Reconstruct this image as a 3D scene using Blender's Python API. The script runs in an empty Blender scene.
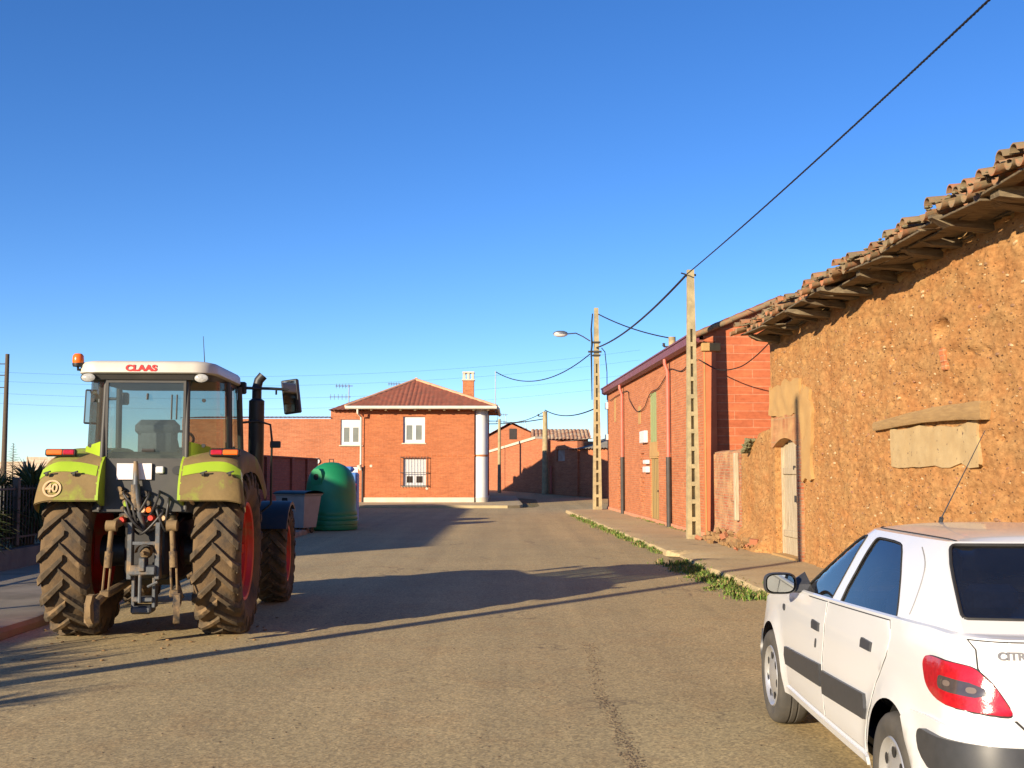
import bpy, bmesh, math, random
from mathutils import Vector, Matrix, noise
from mathutils.geometry import delaunay_2d_cdt
R = math.radians; PI = math.pi
random.seed(7)
SC = bpy.context.scene
COL = SC.collection
V = Vector

# ------------------------------------------------------------------ camera
EYE = 1.70; FPX = 1140.0; PITCH = math.atan(86 / FPX)
cam_d = bpy.data.cameras.new('camera'); cam = bpy.data.objects.new('camera', cam_d); COL.objects.link(cam)
cam.location = (0, 0, EYE); cam.rotation_euler = (PI / 2 + PITCH, 0, 0)
cam_d.sensor_width = 36; cam_d.lens = FPX / 1024 * 36; cam_d.clip_end = 6000; cam_d.clip_start = 0.05
SC.camera = cam

def at(px, py, Y):
    """world point seen at a pixel of the photo, at distance Y down the street"""
    u = (px - 512) / FPX; v = (384 - py) / FPX
    c, s = math.cos(PITCH), math.sin(PITCH)
    d = V((u, c - v * s, s + v * c)); d *= Y / d.y
    return V((d.x, Y, EYE + d.z))
def on_wall(px, A, k=0.04):
    """Y at which a street-side wall X = A - k*Y is seen in pixel column px"""
    return A / ((px - 512) / FPX + k)

# ------------------------------------------------------------------ world, sun
AZ, EL = R(40), R(15.5)            # light travels towards +X (right) and +Y (away)
LD = V((math.sin(AZ) * math.cos(EL), math.cos(AZ) * math.cos(EL), -math.sin(EL)))
w = bpy.data.worlds.new('World'); SC.world = w; w.use_nodes = True
nt = w.node_tree; nt.nodes.clear()
sky = nt.nodes.new('ShaderNodeTexSky'); sky.sky_type = 'NISHITA'; sky.sun_disc = False
sky.sun_elevation = EL
S_ = -LD
sky.sun_rotation = math.atan2(S_.x, S_.y) % (2 * PI)
sky.altitude = 800; sky.air_density = 0.75; sky.dust_density = 0.22; sky.ozone_density = 3.2
bg = nt.nodes.new('ShaderNodeBackground'); bg.inputs[1].default_value = 0.112
hs = nt.nodes.new('ShaderNodeHueSaturation'); hs.inputs['Saturation'].default_value = 1.19; hs.inputs['Hue'].default_value = .509
wo = nt.nodes.new('ShaderNodeOutputWorld')
nt.links.new(sky.outputs[0], hs.inputs['Color']); nt.links.new(hs.outputs[0], bg.inputs[0]); nt.links.new(bg.outputs[0], wo.inputs[0])
sd = bpy.data.lights.new('sun', 'SUN'); sd.energy = 5.0; sd.angle = R(0.5); sd.color = (1.0, 0.84, 0.62)
so = bpy.data.objects.new('sun', sd); COL.objects.link(so)
so.rotation_euler = LD.to_track_quat('-Z', 'Y').to_euler(); so.location = (-20, -20, 20)
SC.view_settings.view_transform = 'Standard'; SC.view_settings.look = 'None'
SC.view_settings.gamma = 1; SC.view_settings.exposure = 0.85
try: SC.view_settings.use_curve_mapping = False
except Exception: pass

# ------------------------------------------------------------------ materials
def newmat(name):
    m = bpy.data.materials.new(name); m.use_nodes = True
    n = m.node_tree; b = n.nodes['Principled BSDF']
    return m, n, b
def N(n, t, **k):
    x = n.nodes.new(t)
    for a, v in k.items(): setattr(x, a, v)
    return x
def L(n, a, b): n.links.new(a, b)
def mixc(n, fac, a, b, bt='MIX'):
    m = N(n, 'ShaderNodeMix', data_type='RGBA', blend_type=bt)
    for s, v in ((0, fac), (6, a), (7, b)):
        if hasattr(v, 'is_linked') or hasattr(v, 'links'): L(n, v, m.inputs[s])
        else: m.inputs[s].default_value = v if s == 0 else (*v[:3], 1)
    return m.outputs[2]
def coord(n, kind='Object', scale=(1, 1, 1)):
    t = N(n, 'ShaderNodeTexCoord'); mp = N(n, 'ShaderNodeMapping'); mp.inputs['Scale'].default_value = scale
    L(n, t.outputs[kind], mp.inputs[0]); return mp.outputs[0]
def noi(n, co, sc, det=4, rough=.55):
    t = N(n, 'ShaderNodeTexNoise'); t.inputs['Scale'].default_value = sc; t.inputs['Detail'].default_value = det
    t.inputs['Roughness'].default_value = rough; L(n, co, t.inputs['Vector']); return t.outputs['Fac']
def ramp(n, fac, p0, p1, c0=(0, 0, 0), c1=(1, 1, 1)):
    r = N(n, 'ShaderNodeValToRGB'); e = r.color_ramp.elements
    e[0].position = p0; e[1].position = p1; e[0].color = (*c0, 1); e[1].color = (*c1, 1)
    L(n, fac, r.inputs[0]); return r.outputs[0]
def bump(n, b, h, st=.4, dist=.01, prev=None):
    x = N(n, 'ShaderNodeBump'); x.inputs['Strength'].default_value = st; x.inputs['Distance'].default_value = dist
    L(n, h, x.inputs['Height'])
    if prev is not None: L(n, prev, x.inputs['Normal'])
    L(n, x.outputs[0], b.inputs['Normal']); return x.outputs[0]
def M_(name, c1, c2=None, sc=6, rough=.7, bmp=0, bsc=None, metal=0, dirt=None, dsc=3, dlo=.45, dhi=.65, spec=None, stretch=(1, 1, 1), coat=0):
    m, n, b = newmat(name)
    c2 = c2 or tuple(x * .8 for x in c1)
    co = coord(n, 'Object', stretch)
    f = noi(n, co, sc); col = mixc(n, ramp(n, f, .3, .7), c1, c2)
    b.inputs['Roughness'].default_value = rough; b.inputs['Metallic'].default_value = metal
    if dirt:
        d = ramp(n, noi(n, co, dsc, 6, .65), dlo, dhi); col = mixc(n, d, col, dirt)
        rr = N(n, 'ShaderNodeMapRange'); L(n, d, rr.inputs[0]); rr.inputs[3].default_value = rough; rr.inputs[4].default_value = .9
        L(n, rr.outputs[0], b.inputs['Roughness'])
        if metal:
            r2 = N(n, 'ShaderNodeMapRange'); L(n, d, r2.inputs[0]); r2.inputs[3].default_value = metal; r2.inputs[4].default_value = 0
            L(n, r2.outputs[0], b.inputs['Metallic'])
    L(n, col, b.inputs['Base Color'])
    if spec is not None: b.inputs['Specular IOR Level'].default_value = spec
    if coat: b.inputs['Coat Weight'].default_value = coat; b.inputs['Coat Roughness'].default_value = .05
    if bmp: bump(n, b, noi(n, co, bsc or sc * 4, 6, .6), bmp, .01)
    return m
def brick_mat(name, c1, c2, mortar, bw=.25, bh=.062, ms=.009, blotch=None, bs=.6, bmp=.6, offs=.5, bl_lo=.55, bl_hi=.7):
    m, n, b = newmat(name)
    uv = coord(n, 'UV')
    t = N(n, 'ShaderNodeTexBrick'); t.offset = offs
    t.inputs['Scale'].default_value = 1; t.inputs['Brick Width'].default_value = bw; t.inputs['Row Height'].default_value = bh
    t.inputs['Mortar Size'].default_value = ms; t.inputs['Mortar Smooth'].default_value = .3; t.inputs['Bias'].default_value = 0
    L(n, uv, t.inputs['Vector'])
    t.inputs['Color1'].default_value = (*c1, 1); t.inputs['Color2'].default_value = (*c2, 1); t.inputs['Mortar'].default_value = (*mortar, 1)
    co = coord(n, 'Object')
    f = noi(n, co, 9, 5); c = mixc(n, ramp(n, f, .3, .75), t.outputs['Color'], (.75, .72, .72), 'MULTIPLY')
    f2 = noi(n, co, .9, 3); c = mixc(n, ramp(n, f2, .35, .7), c, (.88, .86, .84), 'MULTIPLY')
    f3 = noi(n, coord(n, 'Object', (.5, .5, 5)), 2.6, 6, .75); c = mixc(n, 1, c, ramp(n, f3, .3, .7, (.74, .70, .68), (1.14, 1.16, 1.18)), 'MULTIPLY')
    if blotch:
        c = mixc(n, ramp(n, noi(n, co, bs, 6, .65), bl_lo, bl_hi), c, blotch)
    L(n, c, b.inputs['Base Color']); b.inputs['Roughness'].default_value = .9
    inv = N(n, 'ShaderNodeMath', operation='SUBTRACT'); inv.inputs[0].default_value = 1; L(n, t.outputs['Fac'], inv.inputs[1])
    p = bump(n, b, inv.outputs[0], bmp, .006)
    bump(n, b, noi(n, co, 40, 5), .25, .006, p)
    return m

MUD = (.26, .155, .07)
MT = {}
MT['brick_orange'] = brick_mat('orange brick', (.56, .172, .055), (.48, .138, .044), (.48, .23, .12), ms=.006, bh=.055)
MT['brick_wing'] = brick_mat('weathered orange brick', (.58, .18, .07), (.48, .145, .055), (.48, .26, .15), bh=.06, blotch=(.6, .42, .28), bs=.45, bl_lo=.66, bl_hi=.72)
MT['brick_red'] = brick_mat('red facade brick', (.60, .195, .066), (.50, .155, .052), (.52, .28, .15), bh=.066, blotch=(.50, .29, .12), bs=1.2, bl_lo=.62, bl_hi=.8)
MT['brick_old'] = brick_mat('old brick', (.46, .13, .055), (.50, .24, .12), (.46, .33, .2), blotch=(.5, .30, .14), bs=2.2, bl_lo=.45, bl_hi=.65, bmp=1)
MT['brick_far'] = brick_mat('far brick', (.58, .18, .065), (.48, .14, .05), (.5, .25, .15), bh=.07, ms=.01)
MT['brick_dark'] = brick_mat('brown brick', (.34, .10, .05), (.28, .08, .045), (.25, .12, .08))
MT['block_red'] = brick_mat('red clay blocks', (.60, .168, .064), (.52, .138, .052), (.62, .29, .16), bw=.9, bh=.20, ms=.008, bmp=.4)
MT['roof_red'] = None
MT['concrete'] = M_('pole concrete', (.42, .335, .18), (.33, .265, .14), 5, .9, .5, 30, dirt=(.26, .21, .12), dsc=2.5)
MT['conc_grey'] = M_('grey concrete', (.36, .33, .27), (.26, .24, .2), 3, .9, .5, 40)
MT['white'] = M_('white render', (.66, .66, .65), (.6, .6, .59), 2, .8, .1)
MT['pvc'] = M_('white window plastic', (.66, .66, .65), (.62, .62, .61), 3, .35)
MT['plinth'] = M_('pale plinth', (.62, .54, .42), (.5, .43, .33), 2, .9, .3)
MT['gutter_w'] = M_('cream gutter metal', (.70, .64, .52), None, 3, .5)
MT['gutter_m'] = M_('maroon gutter metal', (.20, .05, .055), (.15, .04, .045), 3, .45)
MT['pipe'] = M_('salmon downpipe', (.62, .17, .12), (.5, .13, .09), 3, .5)
MT['green_door'] = M_('faded green boards', (.30, .34, .15), (.24, .27, .11), 4, .8, .3, stretch=(6, 6, .6))
MT['ochre'] = M_('ochre painted door', (.42, .29, .10), (.34, .22, .07), 3, .75, .2, stretch=(5, 5, .6))
MT['wood_old'] = M_('weathered beam wood', (.34, .24, .12), (.17, .11, .055), 3, .9, .9, 16, stretch=(9, 1, 9))
MT['raf'] = M_('grey rafter wood', (.20, .155, .09), (.075, .052, .03), 3, .9, .9, 12, stretch=(1, 8, 8))  # wood tone lowered to carry the shade under the eave
MT['door_wood'] = M_('sun bleached door boards', (.50, .42, .29), (.32, .25, .16), 4, .9, .8, 14, stretch=(8, 8, .7), dirt=(.22, .15, .08), dsc=3, dlo=.6, dhi=.72)
MT['dark'] = M_('black plastic', (.012, .012, .013), (.02, .02, .02), 5, .5)
MT['trim'] = M_('charcoal bumper plastic', (.035, .037, .04), (.045, .046, .05), 20, .42)
MT['steel_dark'] = M_('black iron', (.03, .028, .025), (.05, .045, .04), 6, .6)
MT['void'] = M_('unlit interior', (.02, .018, .015), None, 5, .9)
MT['cable'] = M_('cable rubber', (.012, .012, .012), None, 5, .6)
MT['tile_cap'] = M_('pale ridge mortar', (.62, .34, .2), (.5, .25, .14), 4, .9, .4)
MT['zinc'] = M_('galvanised metal', (.35, .35, .34), (.28, .28, .27), 5, .45, metal=.8)
MT['lampglass'] = M_('lamp bowl', (.65, .65, .62), None, 3, .2)
MT['fibre'] = M_('grey fibre cement sheet', (.30, .27, .21), (.2, .18, .14), 3, .9, .4)
MT['stonewall'] = brick_mat('pale block wall', (.62, .50, .36), (.56, .43, .31), (.66, .56, .44), bw=.5, bh=.25, ms=.02)
# vehicle stuff
MT['paint_w'] = M_('white car paint', (.66, .66, .65), (.64, .64, .63), 1.5, .28, coat=.7, dirt=(.56, .53, .47), dsc=1.3, dlo=.62, dhi=.95)
MT['tyre_car'] = M_('dusty car rubber', (.045, .042, .038), (.085, .075, .06), 6, .85, .2)
MT['alloy'] = M_('silver hubcap', (.55, .55, .55), (.48, .48, .47), 6, .3, metal=.6)
MT['arch'] = M_('wheel arch liner', (.02, .018, .017), None, 5, .9)
MT['seat'] = M_('grey seat cloth', (.11, .12, .14), (.08, .09, .105), 30, .9)
MT['chrome'] = M_('badge chrome', (.45, .45, .46), None, 5, .25, metal=1)
MT['black_seam'] = M_('rubber seam', (.02, .02, .02), None, 5, .7)
MT['lime'] = M_('lime green paint', (.42, .58, .02), (.36, .50, .02), 3, .35, dirt=MUD, dsc=2.2, dlo=.62, dhi=.78)
MT['lime_clean'] = M_('lime green paint wiped', (.32, .45, .025), (.26, .37, .025), 3, .3)
MT['lime_mud'] = M_('mud crusted fender', (.22, .15, .055), (.15, .10, .038), 4, .85, .3, 30, dirt=(.27, .37, .03), dsc=2.0, dlo=.52, dhi=.70)
MT['cream'] = M_('cream cab roof', (.56, .53, .45), (.5, .46, .38), 2, .45)
MT['red_rim'] = M_('red wheel rim', (.62, .03, .012), (.5, .03, .012), 3, .45, dirt=(.32, .15, .06), dsc=3, dlo=.55, dhi=.75)
MT['tyre_mud'] = M_('mud caked rubber', (.155, .098, .045), (.085, .054, .027), 5, .95, .9, 22, dirt=(.045, .035, .026), dsc=3.2, dlo=.5, dhi=.66)
MT['lug_mud'] = M_('muddy tyre lug', (.105, .072, .038), (.045, .035, .023), 6, .95, .7, 26, dirt=(.22, .14, .065), dsc=5, dlo=.52, dhi=.7)
MT['mach'] = M_('dirty machinery iron', (.06, .058, .055), (.03, .028, .026), 8, .6, .3, 30, metal=.3, dirt=(.24, .16, .08), dsc=6, dlo=.45, dhi=.6)
MT['mach_mud'] = M_('muddy link arm', (.22, .145, .065), (.13, .085, .04), 6, .85, .5, 30, dirt=(.05, .04, .035), dsc=7, dlo=.55, dhi=.65)
MT['mach_grey'] = M_('grey hitch steel', (.11, .12, .13), (.07, .075, .08), 6, .55, .2, 30, metal=.4, dirt=(.25, .17, .09), dsc=5, dlo=.5, dhi=.68)
MT['oil'] = M_('worn black metal', (.016, .015, .016), (.028, .025, .022), 6, .5, .1)
MT['cabgrey'] = M_('dark grey cab frame', (.035, .034, .032), (.055, .05, .042), 5, .55)
MT['orange'] = M_('orange lens', (.85, .16, .01), (.7, .12, .01), 20, .25)
MT['red_lens'] = M_('red lens', (.46, .012, .018), (.30, .008, .012), 45, .15, .1, 90, coat=.6)
MT['smoke'] = M_('smoked lens', (.05, .04, .04), (.07, .055, .05), 30, .15, coat=1)
MT['headlens'] = M_('clear lamp lens', (.45, .45, .43), (.3, .3, .28), 60, .1)
MT['mirror'] = M_('mirror glass', (.55, .55, .52), None, 3, .04, metal=1)
MT['sticker'] = M_('faded white plate', (.75, .70, .68), (.72, .58, .56), 12, .6)
MT['red_text'] = M_('red lettering', (.65, .02, .015), None, 3, .4)
MT['ring'] = M_('pale roundel', (.62, .42, .24), (.5, .33, .17), 8, .8)
MT['igloo'] = M_('green bin plastic', (.010, .22, .085), (.01, .18, .07), 2, .45, dirt=(.10, .20, .09), dsc=1.5, dlo=.6, dhi=.9)
MT['igloo_d'] = M_('dark green bin plastic', (.006, .022, .018), None, 2, .5)
MT['bingrey'] = M_('pale grey bin plastic', (.36, .32, .27), (.28, .25, .21), 3, .55)
MT['blue'] = M_('blue bin plastic', (.10, .25, .60), (.08, .2, .5), 2, .5)
MT['leaf_dark'] = M_('spiky leaf', (.035, .065, .02), (.06, .08, .025), 3, .6)
MT['leaf_dry'] = M_('dry spiky leaf', (.22, .18, .08), (.14, .13, .05), 3, .7)
MT['grass'] = M_('weed green', (.09, .18, .02), (.15, .21, .03), 6, .8)
MT['bark'] = M_('bark', (.10, .07, .045), None, 8, .9, .5)
MT['plaster'] = M_('ochre plaster', (.45, .275, .10), (.39, .225, .08), 2.5, .95, .5, 24, dirt=(.34, .19, .07), dsc=4, dlo=.58, dhi=.72)
MT['plaster_grey'] = M_('grey mortar patch', (.44, .32, .16), (.38, .26, .12), 4, .95, .5, 40, dirt=(.12, .08, .05), dsc=14, dlo=.64, dhi=.68)

def tiles_mat(name, c1, c2, dirt, lo=.5, hi=.7):
    m, n, b = newmat(name); co = coord(n, 'Object')
    v = N(n, 'ShaderNodeTexVoronoi'); v.inputs['Scale'].default_value = 3.3; L(n, co, v.inputs['Vector'])
    c = mixc(n, ramp(n, v.outputs['Color'], .2, .8), c1, c2)
    c = mixc(n, ramp(n, noi(n, co, 5, 6, .7), lo, hi), c, dirt)
    L(n, c, b.inputs['Base Color']); b.inputs['Roughness'].default_value = .9
    bump(n, b, noi(n, co, 30, 5), .4, .008); return m
MT['roof_red'] = tiles_mat('red roof tiles', (.30, .085, .045), (.22, .065, .035), (.22, .10, .06))
MT['tile_old'] = tiles_mat('lichened clay tiles', (.46, .14, .055), (.32, .17, .08), (.21, .155, .085), .36, .56)
MT['tile_far'] = tiles_mat('old far tiles', (.34, .15, .08), (.5, .36, .22), (.2, .13, .08))

def glass_mat(name, tint, fac, dust=(.3, .27, .22), dustfac=.0, rough=.02):
    m, n, b = newmat(name); n.nodes.remove(b)
    out = n.nodes['Material Output']
    tr = N(n, 'ShaderNodeBsdfTransparent'); tr.inputs[0].default_value = (*tint, 1)
    gl = N(n, 'ShaderNodeBsdfGlossy'); gl.inputs['Roughness'].default_value = rough; gl.inputs[0].default_value = (1, 1, 1, 1)
    fr = N(n, 'ShaderNodeFresnel'); fr.inputs[0].default_value = 1.5
    mul = N(n, 'ShaderNodeMath', operation='MULTIPLY_ADD'); mul.use_clamp = True; L(n, fr.outputs[0], mul.inputs[0]); mul.inputs[1].default_value = fac; mul.inputs[2].default_value = 0.02
    mx = N(n, 'ShaderNodeMixShader'); L(n, mul.outputs[0], mx.inputs[0]); L(n, tr.outputs[0], mx.inputs[1]); L(n, gl.outputs[0], mx.inputs[2])
    last = mx
    if dustfac:
        df = N(n, 'ShaderNodeBsdfDiffuse'); df.inputs[0].default_value = (*dust, 1)
        co = coord(n, 'Object'); f = noi(n, co, 2.5, 6, .65)
        mr = N(n, 'ShaderNodeMapRange'); L(n, f, mr.inputs[0]); mr.inputs[1].default_value = .3; mr.inputs[2].default_value = .75; mr.inputs[3].default_value = dustfac * .5; mr.inputs[4].default_value = dustfac * 1.4
        m2 = N(n, 'ShaderNodeMixShader'); L(n, mr.outputs[0], m2.inputs[0]); L(n, mx.outputs[0], m2.inputs[1]); L(n, df.outputs[0], m2.inputs[2]); last = m2
    L(n, last.outputs[0], out.inputs[0]); return m
MT['glass_car'] = glass_mat('car window glass', (.62, .70, .74), 1.1, (.3, .3, .3), .03)
MT['glass_cab'] = glass_mat('dusty cab glass', (.60, .67, .64), .5, (.24, .25, .21), .10)
MT['glass_house'] = M_('dim window pane', (.16, .17, .15), (.2, .21, .18), 3, .1)
MT['glass_dark'] = M_('dark window pane', (.05, .035, .025), None, 3, .15)

def ground_mat(name, kind):
    m, n, b = newmat(name); co = coord(n, 'Object')
    g1 = noi(n, co, 70, 4, .7); g2 = noi(n, co, 18, 5, .6); g3 = noi(n, co, .45, 5, .6); g4 = noi(n, co, 1.7, 6, .65)
    vor = N(n, 'ShaderNodeTexVoronoi'); vor.inputs['Scale'].default_value = 60; L(n, co, vor.inputs['Vector'])
    if kind == 'road':
        c = mixc(n, ramp(n, g3, .35, .68), (.41, .325, .172), (.48, .375, .198))
        c = mixc(n, ramp(n, g4, .5, .75), c, (.43, .31, .155))
        c = mixc(n, ramp(n, noi(n, co, .9, 7, .75), .64, .74), c, (.42, .25, .11))
        sp = ramp(n, vor.outputs['Color'], .12, .9, (.62, .62, .64), (1.35, 1.32, 1.25))
        c = mixc(n, .8, c, sp, 'MULTIPLY')
        c = mixc(n, 1, c, ramp(n, g1, .3, .72, (.78, .78, .78), (1.15, 1.15, 1.15)), 'MULTIPLY')
        c = mixc(n, 1, c, ramp(n, g2, .25, .75, (.84, .84, .84), (1.12, 1.12, 1.12)), 'MULTIPLY')
        st = noi(n, coord(n, 'Object', (1.6, .05, 1)), 1.0, 4, .6); c = mixc(n, 1, c, ramp(n, st, .32, .68, (.86, .86, .87), (1.08, 1.07, 1.05)), 'MULTIPLY')
        ck = N(n, 'ShaderNodeTexVoronoi', feature='DISTANCE_TO_EDGE'); ck.inputs['Scale'].default_value = .45; dsv = N(n, 'ShaderNodeVectorMath', operation='ADD'); nz_ = N(n, 'ShaderNodeTexNoise'); nz_.inputs['Scale'].default_value = 2.2; nz_.inputs['Detail'].default_value = 5; L(n, co, nz_.inputs['Vector']); L(n, nz_.outputs['Color'], dsv.inputs[0]); L(n, co, dsv.inputs[1]); L(n, dsv.outputs[0], ck.inputs['Vector'])
        cm = ramp(n, ck.outputs['Distance'], .004, .014, (1, 1, 1), (0, 0, 0)); gate = ramp(n, noi(n, co, .35, 3), .52, .6); gm = N(n, 'ShaderNodeMath', operation='MULTIPLY'); L(n, cm, gm.inputs[0]); L(n, gate, gm.inputs[1]); g5 = N(n, 'ShaderNodeMath', operation='MULTIPLY'); L(n, gm.outputs[0], g5.inputs[0]); g5.inputs[1].default_value = .55
        c = mixc(n, g5.outputs[0], c, (.12, .09, .06))
        bs, bd = .22, .008
    elif kind == 'walk':
        c = mixc(n, ramp(n, g3, .35, .65), (.50, .39, .215), (.41, .32, .18))
        c = mixc(n, ramp(n, g4, .45, .7), c, (.46, .34, .175))
        c = mixc(n, ramp(n, noi(n, co, 1.1, 7, .7), .58, .68), c, (.26, .2, .115))
        c = mixc(n, 1, c, ramp(n, g2, .25, .75, (.8, .8, .8), (1.15, 1.15, 1.15)), 'MULTIPLY')
        bs, bd = .5, .012
    else:
        c = mixc(n, ramp(n, g3, .35, .65), (.27, .18, .085), (.2, .16, .075))
        c = mixc(n, ramp(n, g4, .45, .7), c, (.13, .14, .05))
        bs, bd = .8, .03
    L(n, c, b.inputs['Base Color']); b.inputs['Roughness'].default_value = .92; b.inputs['Specular IOR Level'].default_value = .25
    p = bump(n, b, vor.outputs['Distance'], bs * .5, bd * .6)
    p = bump(n, b, g2, bs, bd * 1.5, p); bump(n, b, g4, .25, .04, p)
    return m
MT['road'] = ground_mat('worn dusty asphalt', 'road'); MT['walk'] = ground_mat('dusty concrete pavement', 'walk'); MT['earth'] = ground_mat('dry earth', 'earth')

def adobe_mat():
    m, n, b = newmat('adobe mud'); co = coord(n, 'Object', (1, .42, 1))
    f1 = noi(n, co, .7, 5, .6); f2 = noi(n, co, 3.6, 6, .65); f3 = noi(n, co, 17, 6, .75)
    c = mixc(n, ramp(n, f1, .35, .65), (.46, .228, .084), (.52, .245, .088))
    c = mixc(n, ramp(n, f2, .35, .75), c, (.49, .295, .12))
    c = mixc(n, 1, c, ramp(n, f3, .3, .72, (.52, .48, .45), (1.12, 1.12, 1.12)), 'MULTIPLY')
    v = N(n, 'ShaderNodeTexVoronoi'); v.inputs['Scale'].default_value = 24; L(n, co, v.inputs['Vector'])
    # pale and dark pebbles; the dark dots also paint shaded little holes
    near = ramp(n, v.outputs['Distance'], .20, .27, (1, 1, 1), (0, 0, 0))
    sep = N(n, 'ShaderNodeSeparateColor'); L(n, v.outputs['Color'], sep.inputs[0])
    pale = ramp(n, sep.outputs[0], .92, .94); dk = ramp(n, sep.outputs[1], .66, .68)
    a = N(n, 'ShaderNodeMath', operation='MULTIPLY'); L(n, near, a.inputs[0]); L(n, pale, a.inputs[1])
    d = N(n, 'ShaderNodeMath', operation='MULTIPLY'); L(n, near, d.inputs[0]); L(n, dk, d.inputs[1])
    c = mixc(n, d.outputs[0], c, (.15, .08, .04)); c = mixc(n, a.outputs[0], c, (.54, .37, .19))
    st_ = noi(n, coord(n, 'Object', (1, 1.1, .22)), 1.3, 6, .65); c = mixc(n, 1, c, ramp(n, st_, .36, .66, (.88, .85, .82), (1.04, 1.04, 1.04)), 'MULTIPLY')
    L(n, c, b.inputs['Base Color']); b.inputs['Roughness'].default_value = .95; b.inputs['Specular IOR Level'].default_value = .15
    p = bump(n, b, f2, .4, .04); p = bump(n, b, f3, .6, .022, p)
    inv = ramp(n, v.outputs['Distance'], .0, .35, (1, 1, 1), (0, 0, 0)); mm = N(n, 'ShaderNodeMath', operation='MULTIPLY'); L(n, inv, mm.inputs[0]); L(n, sep.outputs[2], mm.inputs[1])
    bump(n, b, mm.outputs[0], .9, .02, p)
    return m
MT['adobe'] = adobe_mat()

# ------------------------------------------------------------------ mesh helper
class MB:
    def __init__(s): s.v = []; s.f = []; s.m = []
    def add(s, vs, fs, mi=0):
        o = len(s.v); s.v += [V(p) for p in vs]; s.f += [tuple(i + o for i in f) for f in fs]; s.m += [mi] * len(fs)
    def box(s, x0, x1, y0, y1, z0, z1, mi=0, M=None):
        vs = [V((x, y, z)) for z in (z0, z1) for y in (y0, y1) for x in (x0, x1)]
        if M: vs = [M @ p for p in vs]
        s.add(vs, [(0, 2, 3, 1), (4, 5, 7, 6), (0, 1, 5, 4), (2, 6, 7, 3), (0, 4, 6, 2), (1, 3, 7, 5)], mi)
    def bbox(s, x0, x1, y0, y1, z0, z1, b=.02, mi=0, M=None):
        """box with chamfered edges"""
        cx, cy, cz = (x0 + x1) / 2, (y0 + y1) / 2, (z0 + z1) / 2; hx, hy, hz = (x1 - x0) / 2, (y1 - y0) / 2, (z1 - z0) / 2
        b = min(b, hx * .9, hy * .9, hz * .9)
        vs = []; idx = {}
        for sx in (-1, 1):
            for sy in (-1, 1):
                for sz in (-1, 1):
                    for a in range(3):
                        p = [sx * (hx - b), sy * (hy - b), sz * (hz - b)]; p[a] = (sx * hx, sy * hy, sz * hz)[a]
                        idx[(sx, sy, sz, a)] = len(vs); q = V((p[0] + cx, p[1] + cy, p[2] + cz)); vs.append(M @ q if M else q)
        fs = []
        I = lambda sx, sy, sz, a: idx[(sx, sy, sz, a)]
        for sg in (-1, 1):
            f = [I(sg, -1, -1, 0), I(sg, 1, -1, 0), I(sg, 1, 1, 0), I(sg, -1, 1, 0)]; fs.append(f if sg > 0 else f[::-1])
            f = [I(-1, sg, -1, 1), I(-1, sg, 1, 1), I(1, sg, 1, 1), I(1, sg, -1, 1)]; fs.append(f if sg > 0 else f[::-1])
            f = [I(-1, -1, sg, 2), I(1, -1, sg, 2), I(1, 1, sg, 2), I(-1, 1, sg, 2)]; fs.append(f if sg > 0 else f[::-1])
        for s1 in (-1, 1):
            for s2 in (-1, 1):
                fs.append([I(s1, s2, -1, 0), I(s1, s2, -1, 1), I(s1, s2, 1, 1), I(s1, s2, 1, 0)])
                fs.append([I(s1, -1, s2, 0), I(s1, -1, s2, 2), I(s1, 1, s2, 2), I(s1, 1, s2, 0)])
                fs.append([I(-1, s1, s2, 1), I(-1, s1, s2, 2), I(1, s1, s2, 2), I(1, s1, s2, 1)])
        for a in (-1, 1):
            for c in (-1, 1):
                for d in (-1, 1): fs.append([I(a, c, d, 0), I(a, c, d, 1), I(a, c, d, 2)])
        s.add(vs, fs, mi)
    def tube(s, pts, r, n=8, mi=0, cap=True):
        pts = [V(p) for p in pts]; rs = r if isinstance(r, (list, tuple)) else [r] * len(pts)
        rings = []; up = None
        for i, p in enumerate(pts):
            d = (pts[min(i + 1, len(pts) - 1)] - pts[max(i - 1, 0)]).normalized()
            if up is None: up = V((0, 0, 1)) if abs(d.z) < .9 else V((1, 0, 0))
            a = d.cross(up)
            if a.length < 1e-4: a = d.cross(V((0, 1, 0)))
            a.normalize(); b2 = a.cross(d).normalized(); up = b2
            rings.append([p + (a * math.cos(2 * PI * k / n) + b2 * math.sin(2 * PI * k / n)) * rs[i] for k in range(n)])
        vs = [q for g in rings for q in g]; fs = []
        for i in range(len(pts) - 1):
            for k in range(n):
                fs.append((i * n + k, i * n + (k + 1) % n, (i + 1) * n + (k + 1) % n, (i + 1) * n + k))
        if cap: fs.append(tuple(range(n))[::-1]); fs.append(tuple(range((len(pts) - 1) * n, len(pts) * n)))
        s.add(vs, fs, mi)
    def lathe(s, prof, n=32, axis='z', M=None, mi=0, a0=0, a1=2 * PI, close=False):
        """prof: list of (r, h)"""
        full = abs(a1 - a0 - 2 * PI) < 1e-6; cnt = n if full else n + 1; vs = []
        for k in range(cnt):
            a = a0 + (a1 - a0) * k / n; c, q = math.cos(a), math.sin(a)
            for r, h in prof:
                p = V((r * c, r * q, h)) if axis == 'z' else V((h, r * c, r * q)) if axis == 'x' else V((r * c, h, r * q))
                vs.append(M @ p if M else p)
        m = len(prof); fs = []
        for k in range(n):
            k2 = (k + 1) % cnt
            for i in range(m if close else m - 1):
                j = (i + 1) % m; fs.append((k * m + i, k2 * m + i, k2 * m + j, k * m + j))
        s.add(vs, fs, mi)
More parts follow.
